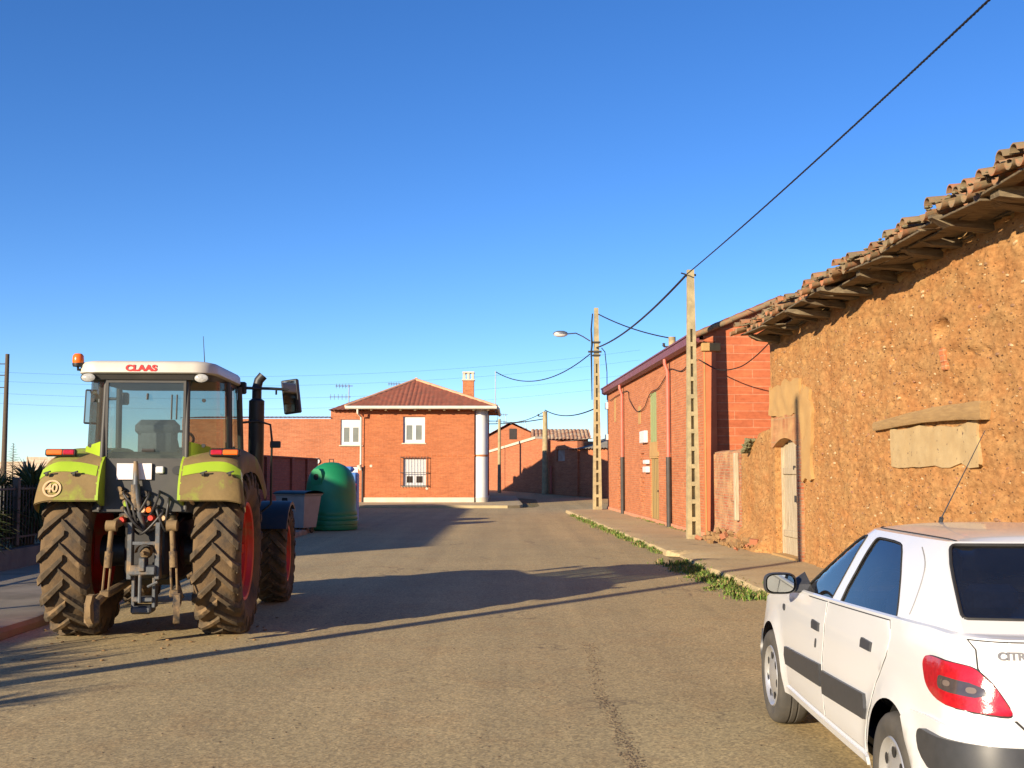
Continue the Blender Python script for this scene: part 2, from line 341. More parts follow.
    def prism(s, poly, d, mi=0, M=None, smooth=False):
        """poly: 2D points (a,b) in local XZ extruded along Y from d[0] to d[1]"""
        n = len(poly); vs = [V((a, d[0], b)) for a, b in poly] + [V((a, d[1], b)) for a, b in poly]
        if M: vs = [M @ p for p in vs]
        fs = [tuple(range(n)), tuple(range(n, 2 * n))[::-1]] + [(i, i + n, (i + 1) % n + n, (i + 1) % n) for i in range(n)]
        s.add(vs, fs, mi)
    def grid(s, fn, nu, nv, mi=0):
        vs = [fn(i / nu, j / nv) for j in range(nv + 1) for i in range(nu + 1)]
        fs = [(j * (nu + 1) + i, j * (nu + 1) + i + 1, (j + 1) * (nu + 1) + i + 1, (j + 1) * (nu + 1) + i) for j in range(nv) for i in range(nu)]
        s.add(vs, fs, mi)
    def build(s, name, mats, parent=None, smooth=None, uv=True):
        if not isinstance(mats, (list, tuple)): mats = [mats]
        me = bpy.data.meshes.new(name); me.from_pydata([tuple(p) for p in s.v], [], s.f); me.update()
        for m in mats: me.materials.append(MT[m] if isinstance(m, str) else m)
        me.polygons.foreach_set('material_index', s.m)
        if uv:
            ul = me.uv_layers.new(name='UVMap')
            for p in me.polygons:
                nn = p.normal; ax = max(range(3), key=lambda i: abs(nn[i]))
                for li in p.loop_indices:
                    c = me.vertices[me.loops[li].vertex_index].co
                    ul.data[li].uv = (c.y, c.z) if ax == 0 else (c.x, c.z) if ax == 1 else (c.x, c.y)
        if smooth is not None:
            me.polygons.foreach_set('use_smooth', [True] * len(me.polygons))
            try: me.set_sharp_from_angle(angle=R(smooth))
            except Exception: pass
        o = bpy.data.objects.new(name, me); COL.objects.link(o)
        if parent: o.parent = parent
        return o
def tag(o, label=None, cat=None, group=None, kind=None):
    if label: o['label'] = label
    if cat: o['category'] = cat
    if group: o['group'] = group
    if kind: o['kind'] = kind
    return o
def thing(name, label, cat, loc=(0, 0, 0), rz=0, group=None):
    o = bpy.data.objects.new(name, None); COL.objects.link(o); o.location = loc; o.rotation_euler = (0, 0, rz)
    o.empty_display_size = .2
    return tag(o, label, cat, group)
def copy_tree(o, parent=None):
    c = o.copy(); COL.objects.link(c)
    if parent: c.parent = parent
    for ch in list(o.children): copy_tree(ch, c)
    return c
def text_mesh(txt, size, depth=.004, shear=0, bold=.0):
    cu = bpy.data.curves.new('lettering', 'FONT'); cu.body = txt; cu.size = size; cu.extrude = depth; cu.shear = shear; cu.offset = bold
    cu.align_x = 'CENTER'; cu.align_y = 'CENTER'
    o = bpy.data.objects.new('lettering', cu); COL.objects.link(o)
    dg = bpy.context.evaluated_depsgraph_get(); me = bpy.data.meshes.new_from_object(o.evaluated_get(dg))
    bpy.data.objects.remove(o); return me
def Rz(a): return Matrix.Rotation(a, 4, 'Z')
def T(*p): return Matrix.Translation(V(p))

def inpoly(x, y, P):
    c = False; j = len(P) - 1
    for i in range(len(P)):
        if (P[i][1] > y) != (P[j][1] > y) and x < (P[j][0] - P[i][0]) * (y - P[i][1]) / (P[j][1] - P[i][1]) + P[i][0]: c = not c
        j = i
    return c
def smoothpoly(P, it=2):
    for _ in range(it):
        Q = []
        for i in range(len(P)):
            a, b = P[i], P[(i + 1) % len(P)]
            Q += [(a[0] * .75 + b[0] * .25, a[1] * .75 + b[1] * .25), (a[0] * .25 + b[0] * .75, a[1] * .25 + b[1] * .75)]
        P = Q
    return P
def region(outer, holes=(), step=.06):
    pts = []; edges = []
    def loop(P):
        s0 = len(pts)
        for i in range(len(P)):
            a, b = P[i], P[(i + 1) % len(P)]; d = math.hypot(a[0] - b[0], a[1] - b[1]); k = max(1, int(d / step))
            for q in range(k): pts.append(V((a[0] + (b[0] - a[0]) * q / k, a[1] + (b[1] - a[1]) * q / k)))
        e = len(pts)
        for i in range(s0, e): edges.append((i, i + 1 if i + 1 < e else s0))
    loop(outer)
    for h in holes: loop(h)
    nb = len(pts); bp = [(p.x, p.y) for p in pts]
    xs = [p[0] for p in outer]; ys = [p[1] for p in outer]; x = min(xs) + step / 2
    while x < max(xs):
        y = min(ys) + step / 2
        while y < max(ys):
            if inpoly(x, y, outer) and not any(inpoly(x, y, h) for h in holes) and all((x - a) ** 2 + (y - b) ** 2 > (step * .45) ** 2 for a, b in bp):
                pts.append(V((x, y)))
            y += step
        x += step
    r = delaunay_2d_cdt(pts, edges, [], 0, 1e-6)
    vs = [(p.x, p.y) for p in r[0]]; tr = []
    for f in r[2]:
        cx = sum(vs[i][0] for i in f) / len(f); cy = sum(vs[i][1] for i in f) / len(f)
        if inpoly(cx, cy, outer) and not any(inpoly(cx, cy, h) for h in holes): tr.append(tuple(f))
    return vs, tr
def surf(mb, f, outer, holes=(), step=.06, off=0, skirt=None, ctr=V((0, 2, .7)), mi=0, mirror=False, flat=False):
    """mesh a 2D region on the surface f(a,b), pushed out by off; skirt = depth its rim drops back"""
    vs, tr = region(outer, holes, step); P = []; Nn = []
    e = 1e-3
    for a, b in vs:
        p = f(a, b); n = (f(a + e, b) - f(a - e, b)).cross(f(a, b + e) - f(a, b - e))
        if n.length < 1e-12: n = V((0, 0, 1))
        n.normalize()
        if n.dot(p - ctr) < 0: n = -n
        P.append(p + n * off); Nn.append(n)
    F = []
    for t in tr:
        n = (P[t[1]] - P[t[0]]).cross(P[t[2]] - P[t[0]])
        F.append(t if n.dot(Nn[t[0]]) > 0 else t[::-1])
    if skirt:
        cnt = {}
        for t in F:
            for i in range(len(t)):
                k = (t[i], t[(i + 1) % len(t)]); cnt[k] = 1
        ext = {}
        for (i, j) in list(cnt):
            if (j, i) not in cnt:
                for q in (i, j):
                    if q not in ext: ext[q] = len(P); P.append(P[q] - Nn[q] * skirt)
                F.append((j, i, ext[i], ext[j]))
    if mirror: P = [V((-p.x, p.y, p.z)) for p in P]; F = [t[::-1] for t in F]
    mb.add(P, F, mi)
# ================================================================== THE SETTING
def gz(x, y):
    t = min(1, max(0, (y - 54) / 26)); return .45 * t * t * (3 - 2 * t)
def sheet(name, poly, z, mat, step=1.0, edge_noise=0):
    """flat patch that follows the ground, cut to a 2D outline"""
    vs, tr = region(poly, (), step); mb = MB()
    P = [V((a, b, gz(a, b) + z)) for a, b in vs]
    F = []
    for t in tr:
        n = (P[t[1]] - P[t[0]]).cross(P[t[2]] - P[t[0]]); F.append(t if n.z > 0 else t[::-1])
    mb.add(P, F); o = mb.build(name, mat, smooth=60); tag(o, kind='structure'); return o
def kx(y): return 3.36 + .0405 * (15.1 - y)        # right kerb line
def wx(y, A=5.836): return A - (KB if A < 5.7 else .04) * y               # right-hand walls
KB = .0355; A_BARN = 5.836; A_BLD = 4.61 + KB * 27.45
def lkx(y): return -5.05 - .02 * (y - 9) if y < 40 else -5.67 - .3 * (y - 40)  # left kerb line

mb = MB()
rs = [0, 4, 8, 12, 16, 20, 25, 30, 36, 42, 48, 52, 56, 60, 64, 68, 72, 76, 80, 90, 110, 150, 220, 400, 800, 1600, 3000]
na = 96
vs = [V((0, 0, 0))]
for r in rs[1:]:
    for k in range(na):
        a = 2 * PI * k / na; x, y = r * math.cos(a), r * math.sin(a); vs.append(V((x, y, gz(x, y) - .0)))
fs = [(0, 1 + k, 1 + (k + 1) % na) for k in range(na)]
for i in range(len(rs) - 2):
    for k in range(na):
        a = 1 + i * na + k; b = 1 + i * na + (k + 1) % na; fs.append((a, a + na, b + na, b))
mb.add(vs, fs); tag(mb.build('ground', 'earth', smooth=80), kind='structure')

# road: runs down the street, opens into a junction in front of and beside the house
left = [(lkx(y) + .02, y) for y in range(-16, 40, 4)]
road = [(x, y) for x, y in left] + [(-5.7, 40), (-7.6, 47.9), (-30, 49.5), (-30, 50.9), (-7.8, 50.9), (.3, 50.9), (1.0, 51.8), (1.3, 54), (1.3, 62), (-1.5, 67), (-9, 70), (-9, 77), (-2.4, 76.4), (-1.0, 73.9), (5.8, 61.7), (9.5, 56), (30, 53.5), (30, 49), (9, 50.5), (5.2, 50.3), (3.3, 48.6), (2.1, 45)] + [(kx(y) - .02, y) for y in range(42, -17, -4)]
vs, tr = region(road, (), 1.2)
mb = MB(); P = []
for a, b in vs:
    c = max(0, 1 - abs(a + 1) / 4.5) * .0
    P.append(V((a, b, gz(a, b) + .006 + c)))
mb.add(P, [t if (P[t[1]] - P[t[0]]).cross(P[t[2]] - P[t[0]]).z > 0 else t[::-1] for t in tr]); tag(mb.build('road', 'road', smooth=80), kind='structure')
# pot-holed crack: loose gravel ridge along the broken asphalt seam
mb = MB(); random.seed(5)
cr = [at(590, 640, 1938 / 170), at(600, 690, 1938 / 220), at(622, 730, 1938 / 260), at(640, 768, 1938 / 298)]
for i in range(1500):
    t = random.random() * 2.99; k = int(t); q = cr[k].lerp(cr[k + 1], t - k)
    s = random.uniform(.002, .0075); q = V((q.x + random.gauss(0, .035), q.y + random.gauss(0, .05), .006))
    if random.random() < .4: q.x = random.uniform(-4, 3); q.y = random.uniform(4.2, 14)
    Mx = T(*q) @ Rz(random.random() * 6) @ Matrix.Diagonal((s * random.uniform(.8, 1.6), s, s * .7, 1))
    mb.bbox(-1, 1, -1, 1, -.5, 1, .5, 0, Mx)
tag(mb.build('loose_gravel', M_('loose gravel', (.20, .145, .085), (.06, .045, .03), 40, .95)), kind='stuff')

# right pavement with its worn, broken kerb
def walk_strip(name, inner, outer, y0, y1, h, mat, kerbside, n=260, seed=1, gap=None):
    """inner = wall side x(y), outer = kerb side x(y); top surface, rounded broken kerb edge"""
    mb = MB(); rows = []
    for i in range(n + 1):
        y = y0 + (y1 - y0) * i / n; xi, xo = inner(y), outer(y); sg = 1 if xi > xo else -1
        jag = .05 * noise.noise(V((y * 1.3, seed, 0))) + .025 * noise.noise(V((y * 6, seed, 3)))
        hh = h * (1 - .35 * max(0, noise.noise(V((y * .7, seed, 9)))))
        if gap and gap[0] < y < gap[1]:
            hh = h * .35; jag += .22
        row = []
        for t, z in ((0, -.03), (.01, hh * .55), (.035, hh * .93), (.08, hh)):
            row.append(V((xo + sg * (t + jag), y, gz(xo, y) + z)))
        W = abs(xi - xo)
        for q in (.22, .45, .7, 1.0):
            zz = h + .012 * noise.noise(V((y * .8, q * 4, seed))); row.append(V((xo + sg * max(.12 + abs(jag), W * q), y, gz(xo, y) + (zz if q > .3 else (hh + zz) / 2))))
        rows.append(row)
    m = len(rows[0]); vs = [p for r in rows for p in r]; fs = []
    for i in range(n):
        for j in range(m - 1):
            f = (i * m + j, i * m + j + 1, (i + 1) * m + j + 1, (i + 1) * m + j); fs.append(f)
    mb.add(vs, fs); o = mb.build(name, mat, smooth=18); tag(o, kind='structure'); return o
walk_strip('right_pavement', lambda y: wx(y, A_BLD if y > 27.4 else A_BARN) + .02, kx, -6, 45.6, .12, 'walk', 1, seed=2, gap=(20.6, 22.6))
sheet('pavement_corner', [(2.12, 45.55), (3.96, 45.55), (3.9, 47.3), (3.4, 47.2), (2.6, 46.5)], .115, 'walk', .4)
walk_strip('left_pavement', lambda y: -8.02, lkx, -6, 39, .13, M_('dusty grey pavement', (.33, .275, .19), (.25, .21, .15), 2.2, .92, .35, 30, dirt=(.2, .165, .11), dsc=1.3), -1, seed=6)
# pavement round the red house: a raised slab with a real edge
def slab(name, poly, z, mat):
    mb = MB(); n = len(poly); top = [V((a, b, gz(a, b) + z)) for a, b in poly]; bot = [V((p.x, p.y, p.z - z - .05)) for p in top]
    mb.add(top + bot, [tuple(range(n))] + [(i + n, (i + 1) % n + n, (i + 1) % n, i) for i in range(n)])
    o = mb.build(name, mat); tag(o, kind='structure'); return o
hs = [(-14.0, 52.3), (-7.7, 51.6), (-.2, 51.1), (.35, 51.6), (.5, 53), (.2, 63.5), (-14, 63.5)]
slab('house_pavement', hs, .12, M_('tan pavement slab', (.46, .36, .2), (.38, .3, .16), 3, .9, .3))  # tan slab colour, lightly mottled

# distant hills, their blue haze mixed into the colour
mb = MB()
def hill(u, v):
    x = -2600 + 5200 * u; d = 2400; h = (18 + 30 * noise.noise(V((x * .0012, 0, 3))) + 14 * noise.noise(V((x * .004, 0, 8)))) * (1.25 - .5 * u)
    return V((x, d + 420 * v, max(0, h) * math.sin(PI * min(1, v * 1.0)) - 4))
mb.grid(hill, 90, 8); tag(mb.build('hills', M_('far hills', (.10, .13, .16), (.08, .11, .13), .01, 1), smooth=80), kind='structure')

# ================================================================== POLES AND CABLES
def catenary(a, b, sag, n=24):
    a, b = V(a), V(b); return [a.lerp(b, t / n) - V((0, 0, sag * 4 * (t / n) * (1 - t / n))) for t in range(n + 1)]
def cable(a, b, sag, r, label, group=None, n=24):
    mb = MB(); mb.tube(catenary(a, b, sag, n), r, 6); o = mb.build('overhead_cable', 'cable', smooth=60); tag(o, label, 'cable', group); return o
def twisted(a, b, sag, r, label, n=420, pitch=.16):
    """bundled cable: three strands wound round each other"""
    root = thing('overhead_cable', label, 'cable', a)
    P = catenary(a, b, sag, n); d = (V(b) - V(a)).normalized(); s1 = d.cross(V((0, 0, 1))).normalized(); s2 = s1.cross(d); Lg = (V(b) - V(a)).length
    for k in range(3):
        mb = MB(); pts = []
        for i, p in enumerate(P):
            an = 2 * PI * (i / n * Lg / pitch / 1.6) + k * 2 * PI / 3; pts.append(p - V(a) + (s1 * math.cos(an) + s2 * math.sin(an)) * r)
        mb.tube(pts, r * .95, 5); mb.build('strand', 'cable', root, smooth=60)
    return root
def ladder_pole(name, label, x, y, z0, h, w0, w1, group, solid_top=1.0, nwin=12, facing=0):
    root = thing(name, label, 'pole', (x, y, z0), facing, group)
    # reinforced-concrete pole: two legs, cross webs, blind pockets between them
    mb = MB(); hs_ = lambda z: (w0 + (w1 - w0) * z / h) / 2; dp = lambda z: (w0 * .72 + (w1 * .8 - w0 * .72) * z / h) / 2
    def blk(xa, xb, ya, yb, z1, z2, M=None):
        vs = []
        for z in (z1, z2):
            for fy in (ya, yb):
                for fx in (xa, xb): vs.append(V((fx(z), fy(z), z)))
        mb.add(vs, [(0, 2, 3, 1), (4, 5, 7, 6), (0, 1, 5, 4), (2, 6, 7, 3), (0, 4, 6, 2), (1, 3, 7, 5)])
    top = h - solid_top
    fl = .30
    blk(lambda z: -hs_(z), lambda z: -hs_(z) * fl, lambda z: -dp(z), lambda z: dp(z), -.3, top)
    blk(lambda z: hs_(z) * fl, lambda z: hs_(z), lambda z: -dp(z), lambda z: dp(z), -.3, top)
    blk(lambda z: -hs_(z), lambda z: hs_(z), lambda z: -dp(z), lambda z: dp(z), top, h)
    seg = top / nwin
    for k in range(nwin):
        z = k * seg
        blk(lambda z: -hs_(z) * fl, lambda z: hs_(z) * fl, lambda z: -dp(z) * .96, lambda z: dp(z) * .96, z - .3 if k == 0 else z, z + seg * .24)
        blk(lambda z: -hs_(z) * fl, lambda z: hs_(z) * fl, lambda z: dp(z) * .1, lambda z: dp(z) * .5, z + seg * .24, z + seg)
    mb.build('post', 'concrete', root)
    return root
NP = V((4.18, 26.45, .12)); NPH = at(687, 270, 26.45).z - .12
p = ladder_pole('concrete_pole', 'tapering concrete pole with ladder pockets before the near corner of the red brick building', NP.x, NP.y, NP.z, NPH, .31, .16, 'concrete utility poles', 1.4, 12)
mb = MB(); mb.tube([(-.13, -.1, NPH - .12), (-.24, -.16, NPH - .1)], .018, 6); mb.tube([(-.13, 0, NPH - .12), (.13, 0, NPH - .12)], .03, 6); mb.build('cable_hook', 'steel_dark', p, smooth=40)
FP = V((3.44, 46.2, .115)); FPH = at(595, 308, 46.2).z - .115
p = ladder_pole('concrete_pole', 'tall concrete pole carrying the street lamp at the far corner of the red brick building', FP.x, FP.y, FP.z, FPH, .36, .17, 'concrete utility poles', 2.3, 12)
zl = lambda py: at(595, py, 46.2).z - .115
mb = MB(); mb.tube([(-.16, -.1, zl(314)), (-.22, -.14, zl(330)), (-.19, -.14, zl(345)), (-.22, -.14, zl(352)), (-.2, -.14, zl(400))], [.03, .035, .045, .04, .02], 6)
mb.tube([(.2, -.05, zl(348)), (.34, -.05, zl(352)), (.42, -.03, zl(372)), (.42, 0, zl(400))], .02, 6)
mb.build('cable_loop', 'cable', p, smooth=60)
mb = MB(); mb.box(-.35, .2, -.14, -.1, zl(353), zl(351)); mb.build('bracket', 'steel_dark', p)
for zq in (343, 356): mb = MB(); mb.box(-.16, .16, -.17, .17, zl(zq), zl(zq) + .05); mb.build('pole_band', 'steel_dark', p)
# street lamp on that pole
a0 = at(590, 341, 46.1); a1 = at(566, 334, 45.2)
root = thing('street_lamp', 'grey street lamp on a curved arm held out from the far concrete pole', 'street lamp', a0)
pts = [V((0, 0, 0)), V((-.3, -.2, .16)), V((-.6, -.5, .26)), (a1 - a0)]
mb = MB(); mb.tube(pts, .025, 8); mb.build('arm', 'zinc', root, smooth=60)
hd = a1 - a0
def lampm(k, z0=0): return T(hd.x - .22, hd.y - .02, hd.z + z0) @ Matrix.Diagonal((1.75, .85, k, 1))
mb = MB(); mb.lathe([(.0, .12), (.08, .11), (.15, .07), (.175, 0), (.17, -.015)], 20, M=lampm(1.1)); mb.build('lamp_hood', 'zinc', root, smooth=60)
mb = MB(); mb.lathe([(.165, -.012), (.14, -.07), (.08, -.105), (0, -.115)], 20, M=lampm(1.1)); mb.build('lamp_bowl', 'lampglass', root, smooth=60)

def round_pole(label, x, y, h, r, group, z0=None, mat='bark', arms=()):
    root = thing('utility_pole', label, 'pole', (x, y, gz(x, y) if z0 is None else z0), 0, group)
    mb = MB(); mb.tube([(0, 0, -.4), (0, 0, h)], [r * 1.25, r * .85], 10); mb.build('post', mat, root, smooth=50)
    for (zz, sx) in arms:
        mb = MB(); mb.tube([(0, -.05, zz), (sx, -.05, zz)], .03, 6); mb.lathe([(.02, 0), (.06, .03), (.04, .07), (.06, .11), (0, .14)], 8, M=T(sx, -.05, zz)); mb.build('insulator', 'steel_dark', root)
    return root
q = at(7.5, 354, 65); round_pole('thin dark utility pole at the left edge, rising behind the spiky bushes', q.x, 65, q.z - gz(0, 65), .13, 'round utility poles', arms=((q.z - .75, -.45), (q.z - 1.4, -.45), (q.z - 2.1, -.5)))
q = at(545, 408, 74); q = at(545, 408, 68.2); p = round_pole('grey pole in front of the lit strip of far brick wall', q.x, 68.2, q.z - gz(0, 73) - .1, .17, 'round utility poles', mat='concrete', arms=((q.z - .75, -.4),))
q = at(501.5, 419, 84); round_pole('slim grey pole just right of the white house corner, before the far gable', q.x, 70, at(501.5, 419, 70).z - gz(0, 70), .1, 'round utility poles', mat='concrete')
q = at(672, 337, 40); round_pole('short concrete pole top showing above the maroon gutter', q.x, 40, q.z, .15, 'round utility poles', z0=0, mat='concrete', arms=((q.z - .35, -.3),))
# mast on the corner of the house roof
# pole outside the frame on the left pavement whose thin shadow crosses the road
# pole left of the frame: its shadow is the thin line across the road
round_pole('tall wooden pole on the left pavement beside the spiky bushes', -7.35, 5.25, 8.2, .10, 'round utility poles', z0=.1)
# cables
pt = V((NP.x, NP.y, NP.z + NPH - .12)); pf = V((FP.x, FP.y, at(599, 348, 46.2).z))
nxt = V((5.86, -20, 7.7))
twisted((pt.x - .1, pt.y - .1, pt.z), tuple(nxt), .5, .0085, 'thick black twisted cable climbing from the near concrete pole to the top right corner', n=700)
cable((pt.x - .1, pt.y, pt.z), (pf.x, pf.y - .1, pf.z), .25, .028, 'black cable between the two tall concrete poles')
cable(at(598, 314, 46.2), at(670, 338, 40), .12, .024, 'black cable from the top of the lamp pole to the short pole above the gutter')
cable(at(590, 354, 46.1), at(496, 372, 56), .75, .022, 'sagging black cable from the lamp pole to the mast on the house roof', n=30)
cable(at(598, 407, 46.3), at(545, 410, 68.2), .35, .028, 'dark cable from the lamp pole to the grey pole at the far wall')
cable(at(545, 411, 68.2), at(503, 422, 70), .25, .022, 'dark cable between the grey pole and the slim pole by the white corner')
cable(at(543, 419, 68.2), at(460, 422, 76), .2, .03, 'lower dark cable from the grey far pole towards the house')
q0 = at(7, 360, 65)
for k, (dy, e) in enumerate(((0, 300), (9, 360), (21, 380), (31, 395))):
    a = at(-80, 368 + dy, 90); b = at(640, 350 + dy * 1.1, 120)
    cable(a, b, 1.6, .008, 'faint thin power line high across the sky behind the tractor cab and the house roof', 'faint parallel power lines')

# ================================================================== RED HOUSE
HY = 55.0
def hp(px, py, Y=HY): return at(px, py, Y)
hx0 = hp(363.5, 470).x; hx1 = hp(487.5, 470).x; HZ = hp(415, 408.5).z; HD = 6.6
house = thing('brick_house', 'two storey orange brick house with red hip roof and rounded white corner', 'house', (0, HY, .12))
def H(x, y, z): return V((x, y, z))
z_ = lambda py: hp(415, py).z - .12
def wall_with_holes(name, x0, x1, z0, z1, holes, th, mat, parent, y=0):
    """front wall in the XZ plane, real openings with reveals"""
    mb = MB(); xs = sorted(set([x0, x1] + [h[0] for h in holes] + [h[1] for h in holes])); zs = sorted(set([z0, z1] + [h[2] for h in holes] + [h[3] for h in holes]))
    def solid(i, j):
        if i < 0 or j < 0 or i >= len(xs) - 1 or j >= len(zs) - 1: return False
        cx = (xs[i] + xs[i + 1]) / 2; cz = (zs[j] + zs[j + 1]) / 2
        return not any(h[0] < cx < h[1] and h[2] < cz < h[3] for h in holes)
    for i in range(len(xs) - 1):
        for j in range(len(zs) - 1):
            if not solid(i, j): continue
            a, b, c, d = xs[i], xs[i + 1], zs[j], zs[j + 1]
            mb.add([(a, y, c), (b, y, c), (b, y, d), (a, y, d)], [(0, 1, 2, 3)]); mb.add([(a, y + th, c), (b, y + th, c), (b, y + th, d), (a, y + th, d)], [(3, 2, 1, 0)])
            if not solid(i - 1, j): mb.add([(a, y, c), (a, y, d), (a, y + th, d), (a, y + th, c)], [(0, 1, 2, 3)])
            if not solid(i + 1, j): mb.add([(b, y, c), (b, y + th, c), (b, y + th, d), (b, y, d)], [(0, 1, 2, 3)])
            if not solid(i, j - 1): mb.add([(a, y, c), (a, y + th, c), (b, y + th, c), (b, y, c)], [(0, 1, 2, 3)])
            if not solid(i, j + 1): mb.add([(a, y, d), (b, y, d), (b, y + th, d), (a, y + th, d)], [(0, 1, 2, 3)])
    return mb
wins = []
for (a, b, c, d) in ((403, 425, 416.5, 443), (403, 426, 458.5, 486)):
    p0 = hp(a, d); p1 = hp(b, c); wins.append((p0.x, p1.x, p0.z - .12, p1.z - .12))
cr_ = .33                                      # radius of the white corner column
zpl = z_(497.5)
mb = wall_with_holes('wall', hx0, hx1 - cr_ * 2 + .02, zpl, HZ - .12, wins, .22, 'brick_orange', house)
mb.box(hx0, hx0 + .22, .22, HD, zpl, HZ - .12); mb.box(hx1 - .27, hx1 - .05, cr_ * 2, HD, zpl, HZ - .12); mb.box(hx0 + .22, hx1 - .27, HD - .22, HD, zpl, HZ - .12)
mb.build('wall', 'brick_orange', house)
mb = MB(); mb.box(hx0 - .03, hx1 - cr_ * 2 + .02, -.05, HD + .03, -.1, zpl); mb.box(hx1 - cr_ * 2 + .02, hx1 - .02, cr_ * 2, HD + .03, -.1, zpl); mb.lathe([(cr_ + .03, -.1), (cr_ + .03, zpl)], 28, M=T(hx1 - cr_, cr_, 0)); mb.build('plinth', 'plinth', house)
mb = MB(); mb.lathe([(cr_, zpl), (cr_, z_(456.5))], 28, M=T(hx1 - cr_, cr_, 0)); mb.lathe([(cr_, z_(454.5)), (cr_, HZ - .12)], 28, M=T(hx1 - cr_, cr_, 0)); mb.build('corner_column', 'white', house, smooth=50)
mb = MB(); mb.lathe([(cr_ - .1, z_(456.6)), (cr_ + .015, z_(456.5)), (cr_ + .015, z_(454.5)), (cr_ - .1, z_(454.4))], 28, M=T(hx1 - cr_, cr_, 0)); mb.box(hx0 + .1, hx1 - .6, -.012, .0, z_(456), z_(455)); mb.build('string_course', 'brick_red', house, smooth=50)
def window_unit(parent, x0, x1, z0, z1, y, shutter=0, bars=False, pane='glass_house', leaves=2):
    fr = MB(); b = .07; t = .05
    fr.box(x0, x1, y, y + t, z1 - b * 1.2, z1); fr.box(x0, x1, y, y + t, z0, z0 + b); fr.box(x0, x0 + b, y, y + t, z0 + b, z1 - b * 1.2); fr.box(x1 - b, x1, y, y + t, z0 + b, z1 - b * 1.2)
    zt = z1 - b * 1.2
    if shutter: fr.box(x0 + b, x1 - b, y + .006, y + t, zt - shutter, zt); 
    if shutter:
        k = zt - shutter + .05
        while k < zt - .02: fr.box(x0 + b, x1 - b, y - .001, y + .006, k, k + .035); k += .05
    zt -= shutter; wd = (x1 - x0 - 2 * b) / leaves; pans = []
    for i in range(leaves):
        a = x0 + b + wd * i; s = .085
        fr.box(a, a + s, y + .012, y + t, z0 + b, zt); fr.box(a + wd - s, a + wd, y + .012, y + t, z0 + b, zt); fr.box(a + s, a + wd - s, y + .012, y + t, z0 + b, z0 + b + s); fr.box(a + s, a + wd - s, y + .012, y + t, zt - s, zt)
        pans.append((a + s, a + wd - s, z0 + b + s, zt - s))
    o = fr.build('window', 'pvc', parent)
    for q in pans:
        pm = MB(); pm.box(q[0], q[1], y + .03, y + .04, q[2], q[3]); pm.build('pane', pane, o)
    sl = MB(); sl.box(x0 - .06, x1 + .06, y - .14, y + .03, z0 - .05, z0); sl.build('sill', 'plinth', o)
    if bars:
        g = MB(); k = x0 - .1
        while k < x1 + .11: g.tube([(k, -.14, z0 - .06), (k, -.14, z1 + .1)], .011, 5); k += .145
        for zz in (z0 + .02, (z0 + z1) / 2 - .02, z1 + .06):
            g.box(x0 - .12, x1 + .12, -.15, -.135, zz - .012, zz + .012); g.box(x0 - .12, x0 - .1, -.14, .02, zz - .012, zz + .012); g.box(x1 + .1, x1 + .12, -.14, .02, zz - .012, zz + .012)
        g.build('window_grille', 'steel_dark', o)
    return o
h = wins[0]; window_unit(house, h[0], h[1], h[2], h[3], .1, shutter=.25)
h = wins[1]; window_unit(house, h[0], h[1], h[2], h[3], .1, shutter=.68, bars=True, pane='glass_dark')
# hip roof with rolled tiles
def tiled_slope(mb, A, B, C_, D_, pitch=.22, amp=.035, ny=14, mi=0):
    """A,B eave ends; D,C ridge ends (quad A-B-C-D, C may equal D); corrugated across, stepped down the slope"""
    A, B, C_, D_ = map(V, (A, B, C_, D_)); n = (B - A).cross(D_ - A).normalized()
    if n.z < 0: n = -n
    Lb = (B - A).length; cols = max(8, int(Lb / pitch * 6)); ex = (B - A) / Lb
    def f(u, v):
        p0 = A.lerp(B, u); p1 = D_.lerp(C_, u); p = p0.lerp(p1, v); s = (p - A).dot(ex)
        return p + n * (amp * (abs(math.sin(PI * s / pitch)) ** .8) + .018 * (1 - (v * ny) % 1))
    mb.grid(f, cols, ny * 2, mi)
eo = .55; ez = HZ - .12; e0 = V((hp(347, 409).x, -eo, ez)); e1 = V((hx1 + .45, -eo, ez)); e2 = V((hx1 + .45, HD + eo, ez)); e3 = V((e0.x, HD + eo, ez))
ra = V((hp(414, 470).x - .2, 3.2, hp(415, 380.5, HY + 3.2).z - .12)); rb = V((ra.x + .05, 3.4, ra.z))
mb = MB(); up = V((0, 0, .06))
tiled_slope(mb, e0 + up, e1 + up, ra, ra + V((-.05, 0, 0))); tiled_slope(mb, e1 + up, e2 + up, rb, ra); tiled_slope(mb, e2 + up, e3 + up, rb, rb); tiled_slope(mb, e3 + up, e0 + up, ra, rb)
roof = mb.build('roof', 'roof_red', house, smooth=50)
mb = MB(); mb.add([e0, e1, e2, e3], [(0, 1, 2, 3)]); mb.build('soffit', 'brick_red', roof)
mb = MB()
for a, b in ((e0, ra), (e1, ra), (ra, rb), (e2, rb), (e3, rb)): mb.tube([a + up * 1.3, b + V((0, 0, .04))], .085, 8)
mb.build('ridge_tiles', 'tile_cap', roof, smooth=50)
mb = MB(); mb.tube([(e0.x, -eo - .05, ez + .02), (e1.x, -eo - .05, ez + .02)], .085, 8); mb.tube([(e1.x + .05, -eo, ez + .02), (e1.x + .05, HD + eo, ez + .02)], .085, 8)
for i in range(9): x = hx0 + .35 + i * .7; mb.box(x, x + .1, -eo + .02, -.0, ez - .12, ez - .005, 1)
mb.build('gutter', ['gutter_w', 'wood_old'], house, smooth=50)
dx = hp(361, 430).x
